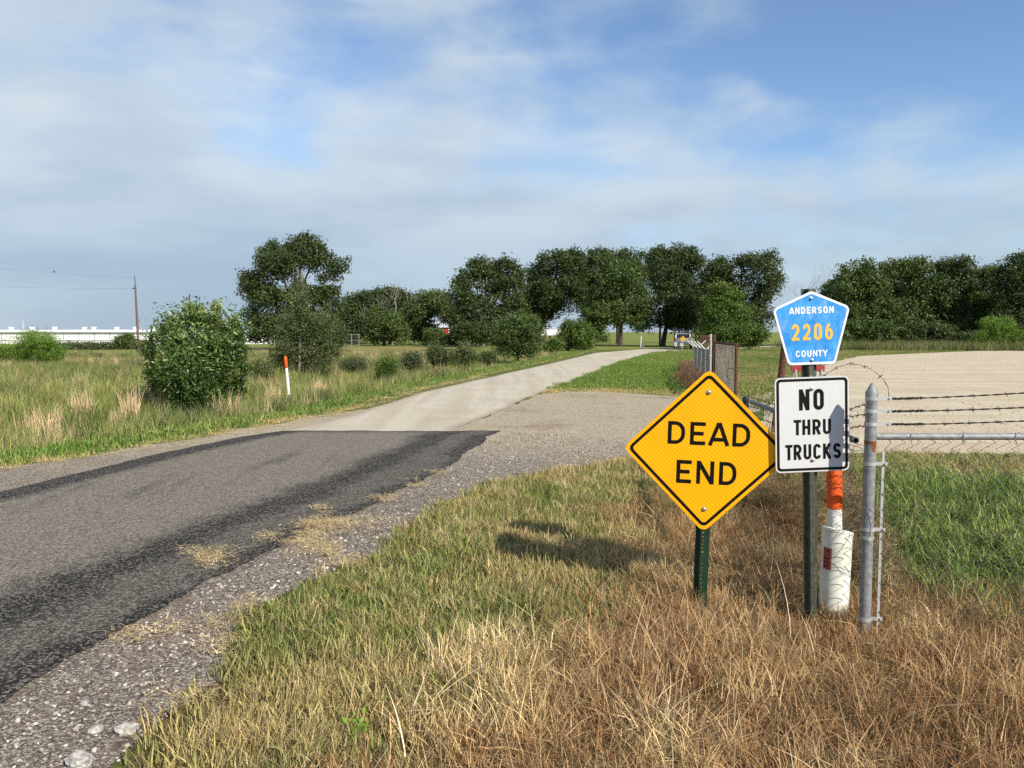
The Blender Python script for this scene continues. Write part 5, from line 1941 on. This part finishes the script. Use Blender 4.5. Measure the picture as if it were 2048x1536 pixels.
# ------------------------------------------------------------------ distance: poles, fences, vehicles, buildings
up = thing('utility_pole', 'tall brown wooden utility pole in front of the white building', 'utility pole', (at(277, 690, 108).x, 108, T(at(277, 690, 108).x, 108)), (0, R(-1.2), 0))
hz_ = at(273, 557, 108).z - up.location.z
mb = MB()
mb.tube([(0, 0, -.3), (0, 0, hz_ - .9)], [.19, .11], 10)
mb.build('pole', simple('reddish_pole', (.17, .095, .07), .9, 0, .2, 4), up, smooth=True)
mb = MB()
mb.tube([(0, 0, hz_ - 1.2), (0, 0, hz_ + .35)], .045, 6)
mb.box((-.12, 0, hz_ - 1.35), (.5, .12, .14))
mb.build('bracket', DARK, up)
WIRE_D = simple('line_wire', (.10, .10, .11), .5)
for (xa, ya, xb, yb_, lb) in ((273, 557, -600, 470, 'upper thin overhead line running left from the brown pole'), (273, 577, -600, 545, 'lower thin overhead line running left from the brown pole')):
    a, b = at(xa, ya, 108), at(xb, yb_, 108)
    mb = MB()
    mb.tube([a.lerp(b, i / 16) - Vector((0, 0, 2.2 * (4 * (i / 16) * (1 - i / 16)) * .25)) for i in range(17)], .008, 4)
    tag(mb.build('overhead_line', WIRE_D), lb, 'power line')
mb = MB()
bc = at(108, 543, 90)
mb.tube([bc + Vector((-.02, 0, -.12)), bc, bc + Vector((.02, 0, .12))], [.02, .06, .03], 6)
mb.add([bc, bc + Vector((.05, .12, .05)), bc + Vector((.14, .02, -.1)), bc + Vector((.02, -.1, -.02))], [(0, 1, 2), (0, 2, 3)])
tag(mb.build('bird', DARK), 'tiny dark bird in the sky over the white building', 'bird')
lp_ = thing('light_pole', 'pale pole standing just left of the right-hand big trunk', 'pole', (at(1325, 690, 99).x - .25, 99, 0))
mb = MB()
mb.tube([(0, 0, -.1), (0, 0, 3.0)], [.09, .08], 8)
mb.build('pole', simple('grey_pole', (.45, .45, .45), .6), lp_)
mb = MB()
mb.tube([(-.16, 0, -.1), (-.16, 0, 2.9)], .07, 8)
mb.build('conduit', DARK, lp_)
for x, yt, yb_, r_, lb in ((1281, 672, 697, .05, 'thin leaning white marker post at the road end'), (1286.5, 688, 697.5, .09, 'short stout white marker post at the road end')):
    d_ = 80
    p = at(x, yb_, d_)
    mb = MB()
    hh = at(x, yt, d_).z
    mb.tube([(0, 0, -.1), (0, 0, hh)], r_, 8)
    o = mb.build('marker_post', WHITE_PAINT)
    o.location = (p.x, d_, 0)
    o.rotation_euler = (0, R(3 if r_ < .06 else 0), 0)
    tag(o, lb, 'marker post')
# corner brace of the pasture fence
bf = thing('pasture_fence', 'dark wooden pasture fence corner with diagonal brace by the round bush', 'fence', (at(1092, 700, 66).x, 66, 0))
for x in (1080, 1100):
    p = at(x, 690, 66)
    mb = MB()
    mb.tube([(p.x, 66, -.2), (p.x, 66, at(x, 671, 66).z)], .09, 8)
    mb.build('fence_post', simple('dark_post', (.05, .04, .03), .9), bf, True)
mb = MB()
mb.tube([at(1081, 675, 66), at(1099, 692, 66)], .06, 6)
mb.build('brace', simple('dark_brace', (.05, .04, .03), .9), bf, True)
for z in (.4, .8, 1.15):
    mb = MB()
    mb.tube([at(1080, 690, 66).xy.to_3d() + Vector((0, 0, z)), at(1270, 690, 82).xy.to_3d() + Vector((0, 0, z))], .006, 4)
    mb.build('wire_strand', WIRE_D, bf, True)
p = at(1092, 668, 88)
mb = MB()
mb.tube([(0, 0, -.1), (0, 0, at(1092, 660, 88).z)], .08, 8)
o = mb.build('fence_post', WOOD)
o.location = (p.x, 88, 0)
tag(o, 'single dark post in the pasture under the spreading tree', 'post')
# grey field gate left of the bushy tree
fg = thing('field_gate', 'small grey wire gate right of the tallest oak', 'gate', (at(702, 690, 94).x, 94, 0))
xa, xb = at(688, 690, 94).x, at(718, 690, 94).x
zt = at(700, 669, 94).z
for z in (.1, zt * .5, zt):
    mb = MB()
    mb.tube([(xa, 94, z), (xb, 94, z)], .035, 6)
    mb.build('rail', GALV, fg, True)
for x in (xa, (xa + xb) / 2, xb):
    mb = MB()
    mb.tube([(x, 94, -.1), (x, 94, zt + .1)], .05, 6)
    mb.build('upright', GALV, fg, True)
mb = MB()
for i in range(1, 12):
    x = xa + (xb - xa) * i / 12
    mb.tube([(x, 94, .1), (x, 94, zt)], .012, 4, False)
tag(mb.build('wire_mesh', MESH_OLD, fg, True), kind='stuff')

# long white building
BX0, BX1, BY = at(-420, 690, 176).x, at(520, 690, 176).x, 176
bz = T(-60, 176)
wb = thing('long_white_building', 'long low white metal building with roof vents at far left', 'building', ((BX0 + BX1) / 2, BY, bz))
ztop_ = at(100, 664, BY).z - bz
half = (BX1 - BX0) / 2
mb = MB()
mb.box((0, 9, ztop_ / 2), (2 * half, 18, ztop_))
WB = simple('white_metal_wall', (.82, .82, .80), .6, 0, .06, .3)
mb.build('wall', WB, wb)
mb = MB()
mb.add([(-half - .3, -.4, ztop_), (half + .3, -.4, ztop_), (half + .3, 9, ztop_ + .55), (-half - .3, 9, ztop_ + .55), (half + .3, 18.4, ztop_), (-half - .3, 18.4, ztop_), (-half - .3, -.4, ztop_ + .10), (half + .3, -.4, ztop_ + .10)],
       [(6, 7, 2, 3), (3, 2, 4, 5), (0, 1, 7, 6), (0, 6, 3), (1, 2, 7), (0, 3, 5), (1, 4, 2)])
rf = mb.build('roof', WB, wb)
mb = MB()
mb.box((0, -.42, ztop_ - .10), (2 * half, .06, .16))
mb.build('eave_strip', simple('grey_trim', (.28, .29, .30), .6), wb)
for i, x in enumerate((-200, -90, 0, 43, 89, 150, 169, 216, 254, 292, 350, 410)):
    vx = at(x, 660, BY).x - wb.location.x
    mb = MB()
    mb.box((vx, 4.0, ztop_ + .7), (.55, .8, .7))
    mb.box((vx, 4.0, ztop_ + 1.1), (.75, 1.0, .14))
    mb.build('vent', WB, rf)
SEAM = simple('seam_trim', (.30, .31, .31), .6)
x = -400
while x < 510:
    vx = at(x, 670, BY).x - wb.location.x
    mb = MB()
    mb.box((vx, -.05, ztop_ / 2 + .4), (.12, .1, ztop_ - 1.0))
    mb.build('downpipe', SEAM, wb)
    for dx_ in (10, 21):
        wx = at(x + dx_, 670, BY).x - wb.location.x
        mb = MB()
        mb.box((wx, -.03, ztop_ * .62), (.20, .06, .20))
        mb.build('hatch', SEAM, wb)
    x += 31
mb = MB()
mb.box((0, -.06, .82), (2 * half, .12, .12))
mb.build('base_strip', SEAM, wb)
mast = thing('antenna_mast', 'thin pale mast rising above the white building roof', 'mast', (at(48, 690, 200).x, 200, T(-120, 200)))
mb = MB()
mb.tube([(0, 0, 0), (0, 0, at(48, 642, 200).z - mast.location.z)], .06, 6)
mb.build('pole', simple('pale_mast', (.7, .75, .8)), mast)

# red barn
D_ = 142
bx = at(900, 690, D_).x
barn = thing('red_barn', 'red barn with pale roof and white windows glimpsed between trees', 'barn', (bx, D_, 0))
hw, wh = 4.2, at(893, 655, D_).z
mb = MB()
mb.box((0, 3, wh / 2), (hw * 2, 6, wh))
mb.build('wall', simple('red_boards', (.40, .025, .025), .8, 0, .2, 3), barn)
mb = MB()
mb.add([(-hw - .3, -.3, wh), (hw + .3, -.3, wh), (hw + .3, 3, wh + 1.1), (-hw - .3, 3, wh + 1.1), (hw + .3, 6.3, wh), (-hw - .3, 6.3, wh)], [(0, 1, 2, 3), (3, 2, 4, 5), (0, 3, 5), (1, 4, 2)])
mb.build('roof', simple('pale_metal_roof', (.68, .70, .72), .5, .2), barn)
for xw in (at(884, 660, D_).x - bx, at(900, 660, D_).x - bx):
    mb = MB()
    mb.box((xw, -.04, wh - .62), (.60, .08, .62))
    f_ = mb.build('window', WHITE_PAINT, barn)
    mb = MB()
    mb.box((xw, -.09, wh - .62), (.36, .03, .40))
    mb.build('pane', simple('dim_glass', (.05, .06, .07), .1), f_)
mb = MB()
mb.box((at(886, 668, D_).x - bx, -.05, wh - 1.55), (1.0, .1, .5))
mb.build('sill_board', WHITE_PAINT, barn)
# far white shed across the pasture
D_ = 420
sx_ = at(1095, 664, D_).x
shed = thing('white_shed', 'distant long white shed seen under the spreading tree', 'building', (sx_, D_, -1.0))
mb = MB()
zt = at(1100, 657.5, D_).z + 1
mb.box((0, 5, zt / 2), (46, 10, zt))
mb.build('wall', WB, shed)
mb = MB()
mb.add([(-23.4, -.4, zt), (23.4, -.4, zt), (23.4, 5, zt + .8), (-23.4, 5, zt + .8), (23.4, 10.4, zt), (-23.4, 10.4, zt)], [(0, 1, 2, 3), (3, 2, 4, 5), (0, 3, 5), (1, 4, 2)])
mb.build('roof', simple('grey_shed_roof', (.5, .52, .55), .6), shed)
gt = bpy.data.objects  # noqa

# pickup seen from behind
D_ = 79
px0 = at(1363, 698, D_).x
trk = thing('pickup_truck', 'white pickup truck with ladder rack parked under trees, seen from behind', 'pickup', (px0 + .1, D_, .0), (0, 0, R(-14)))
TW = simple('white_car_paint', (.70, .71, .73), .3, 0, .05, 3, .5)
GLS = simple('dark_car_glass', (.015, .02, .025), .1, 0, .2, 3, .6)
mb = MB()
mb.box((0, 2.4, .72), (1.78, 4.8, .46))
mb.prism([(-.89, .93), (.89, .93), (.86, 1.12), (-.86, 1.12)], 3.7, 4.9)
body = mb.build('body', TW, trk)
mb = MB()
mb.prism([(-.86, .95), (.86, .95), (.70, 1.62), (-.70, 1.62)], 1.9, 3.7)
cab = mb.build('cab', TW, trk)
mb = MB()
mb.prism([(-.70, 1.10), (.70, 1.10), (.61, 1.54), (-.61, 1.54)], 1.88, 1.91)
mb.build('rear_window', GLS, cab)
mb = MB()
mb.box((-.87, .95, 1.02), (.05, 1.8, .22))
mb.box((.87, .95, 1.02), (.05, 1.8, .22))
mb.build('bed_sides', TW, trk)
mb = MB()
mb.box((0, -.02, .93), (1.50, .06, .44))
tg = mb.build('tailgate', TW, trk)
mb = MB()
mb.box((0, -.06, 1.02), (.3, .03, .06))
mb.build('handle', DARK, tg)
mb = MB()
mb.box((0, -.12, .52), (1.74, .16, .16))
mb.build('bumper', GALV, trk)
for s in (-1, 1):
    mb = MB()
    mb.box((s * .82, -.03, .98), (.14, .06, .36))
    mb.build('tail_light', simple('red_lens', (.5, .03, .03), .3), trk)
    for yy in (.95, 3.75):
        mb = MB()
        mb.tube([(s * .68, yy, .34), (s * .92, yy, .34)], .34, 16)
        w_ = mb.build('wheel', DARK, trk)
        mb = MB()
        mb.tube([(s * .90, yy, .34), (s * .93, yy, .34)], .19, 12)
        mb.build('rim', GALV_PALE, w_)
mb = MB()
for yy in (.1, 1.85):
    for s in (-1, 1):
        mb.box((s * .86, yy, 1.35), (.05, .05, .66))
    mb.box((0, yy, 1.68), (1.8, .05, .05))
for s in (-1, 1):
    mb.box((s * .86, 1.4, 1.72), (.05, 3.2, .05))
mb.build('ladder_rack', DARK, trk)
# small signs at the road end
D_ = 66
p = at(1365.5, 678, D_)
sg = thing('warning_sign', 'small far yellow diamond sign in front of the pickup', 'road sign', (p.x, D_, 0))
mb = MB()
mb.box((0, .02, p.z / 2), (.05, .04, p.z))
mb.build('post', GALV, sg)
mb = MB()
r_ = 6.5 * D_ / 1538
mb.prism([(0, p.z + r_), (r_, p.z), (0, p.z - r_), (-r_, p.z)], -.02, -.005)
mb.build('panel', simple('yellow_plate', (.62, .33, .01), .5), sg)
for x, y, w_, h_, lb in ((1351.5, 688.5, 6, 8, 'small pale notice board left of the far yellow diamond'), (1363.5, 689.5, 7, 6, 'small pale notice board under the far yellow diamond')):
    p = at(x, y, D_ - 1)
    s_ = thing('notice_board', lb, 'sign', (p.x, D_ - 1, 0))
    kk = D_ / 1538
    mb = MB()
    mb.box((0, .02, p.z / 2), (.04, .03, p.z))
    mb.build('post', GALV, s_)
    mb = MB()
    mb.box((0, 0, p.z), (w_ * kk, .015, h_ * kk))
    mb.build('panel', GALV_PALE, s_)

# pale rocks in the gravel
ROCK = simple('pale_limestone', (.50, .47, .42), .95, 0, .5, 45, bump=1.0)
for i, (x, y, s_, lb) in enumerate(((256, 1466, .060, 'largest pale rock in the gravel at lower left'), (192, 1466, .040, 'middle-sized pale rock left of the largest one'), (160, 1531, .070, 'flat pale rock cut off by the bottom edge'),
                                    (286, 1271, .032, 'small grey rock at the asphalt edge'), (168, 1327 + 85, .03, 'small pale rock alone in the near gravel'), (485, 1172 + 5, .02, 'tiny white rock in the gravel beside the turf'))):
    gx, gy = G(x, y)
    rgk = random.Random(200 + i)
    bm = bmesh.new()
    bmesh.ops.create_icosphere(bm, subdivisions=3, radius=1.0)
    off = Vector((i * 3.7, i * 1.9, 0))
    for v_ in bm.verts:
        c_ = v_.co.copy()
        f_ = 1 + .30 * mnoise.noise(c_ * 1.3 + off) + .18 * mnoise.noise(c_ * 3.1 + off) + .10 * mnoise.noise(c_ * 7.0 + off)
        v_.co = Vector((c_.x * f_ * s_ * .85, c_.y * f_ * s_ * .65, c_.z * f_ * s_ * .42))
    mb = MB()
    bm.verts.ensure_lookup_table()
    mb.add([v_.co.copy() for v_ in bm.verts], [tuple(v_.index for v_ in f_.verts) for f_ in bm.faces])
    bm.free()
    o = mb.build('limestone_rock', ROCK)
    o.location = (gx, gy, .006 + s_ * .22)
    o.rotation_euler = (0, 0, i * 1.3)
    tag(o, lb, 'rock', 'pale rocks in the roadside gravel')

# rust-red dead weeds at the far fence end, weeds along the wood
rg = np.random.default_rng(90)
P = [(at(rg.uniform(1370, 1392), 700, d_).x, d_, 0) for d_ in rg.uniform(30, 38, 160)] + [(fa.x - .2 + rg.normal(0, .25) + (fb.x - fa.x) * s_, fa.y + (fb.y - fa.y) * s_, 0) for s_ in rg.uniform(-.25, .8, 120)]
P = np.array(P)
scatter('rust_red_weeds', 'field_tuft', P, blend([(.10, .05, .03), (.2, .095, .06), (.26, .17, .09)], rg.uniform(0, 1, len(P))), rg.uniform(.6, 1.1, len(P)), 91)
P = fill([(30, 72), (70, 68), (75, 84), (30, 88)], 1.6, 92)
scatter('weeds_along_wood', 'field_tuft', P, blend([(.05, .08, .02), (.1, .14, .035), (.2, .18, .08)], rg.uniform(0, 1, len(P))), rg.uniform(1.2, 2.4, len(P)), 93)
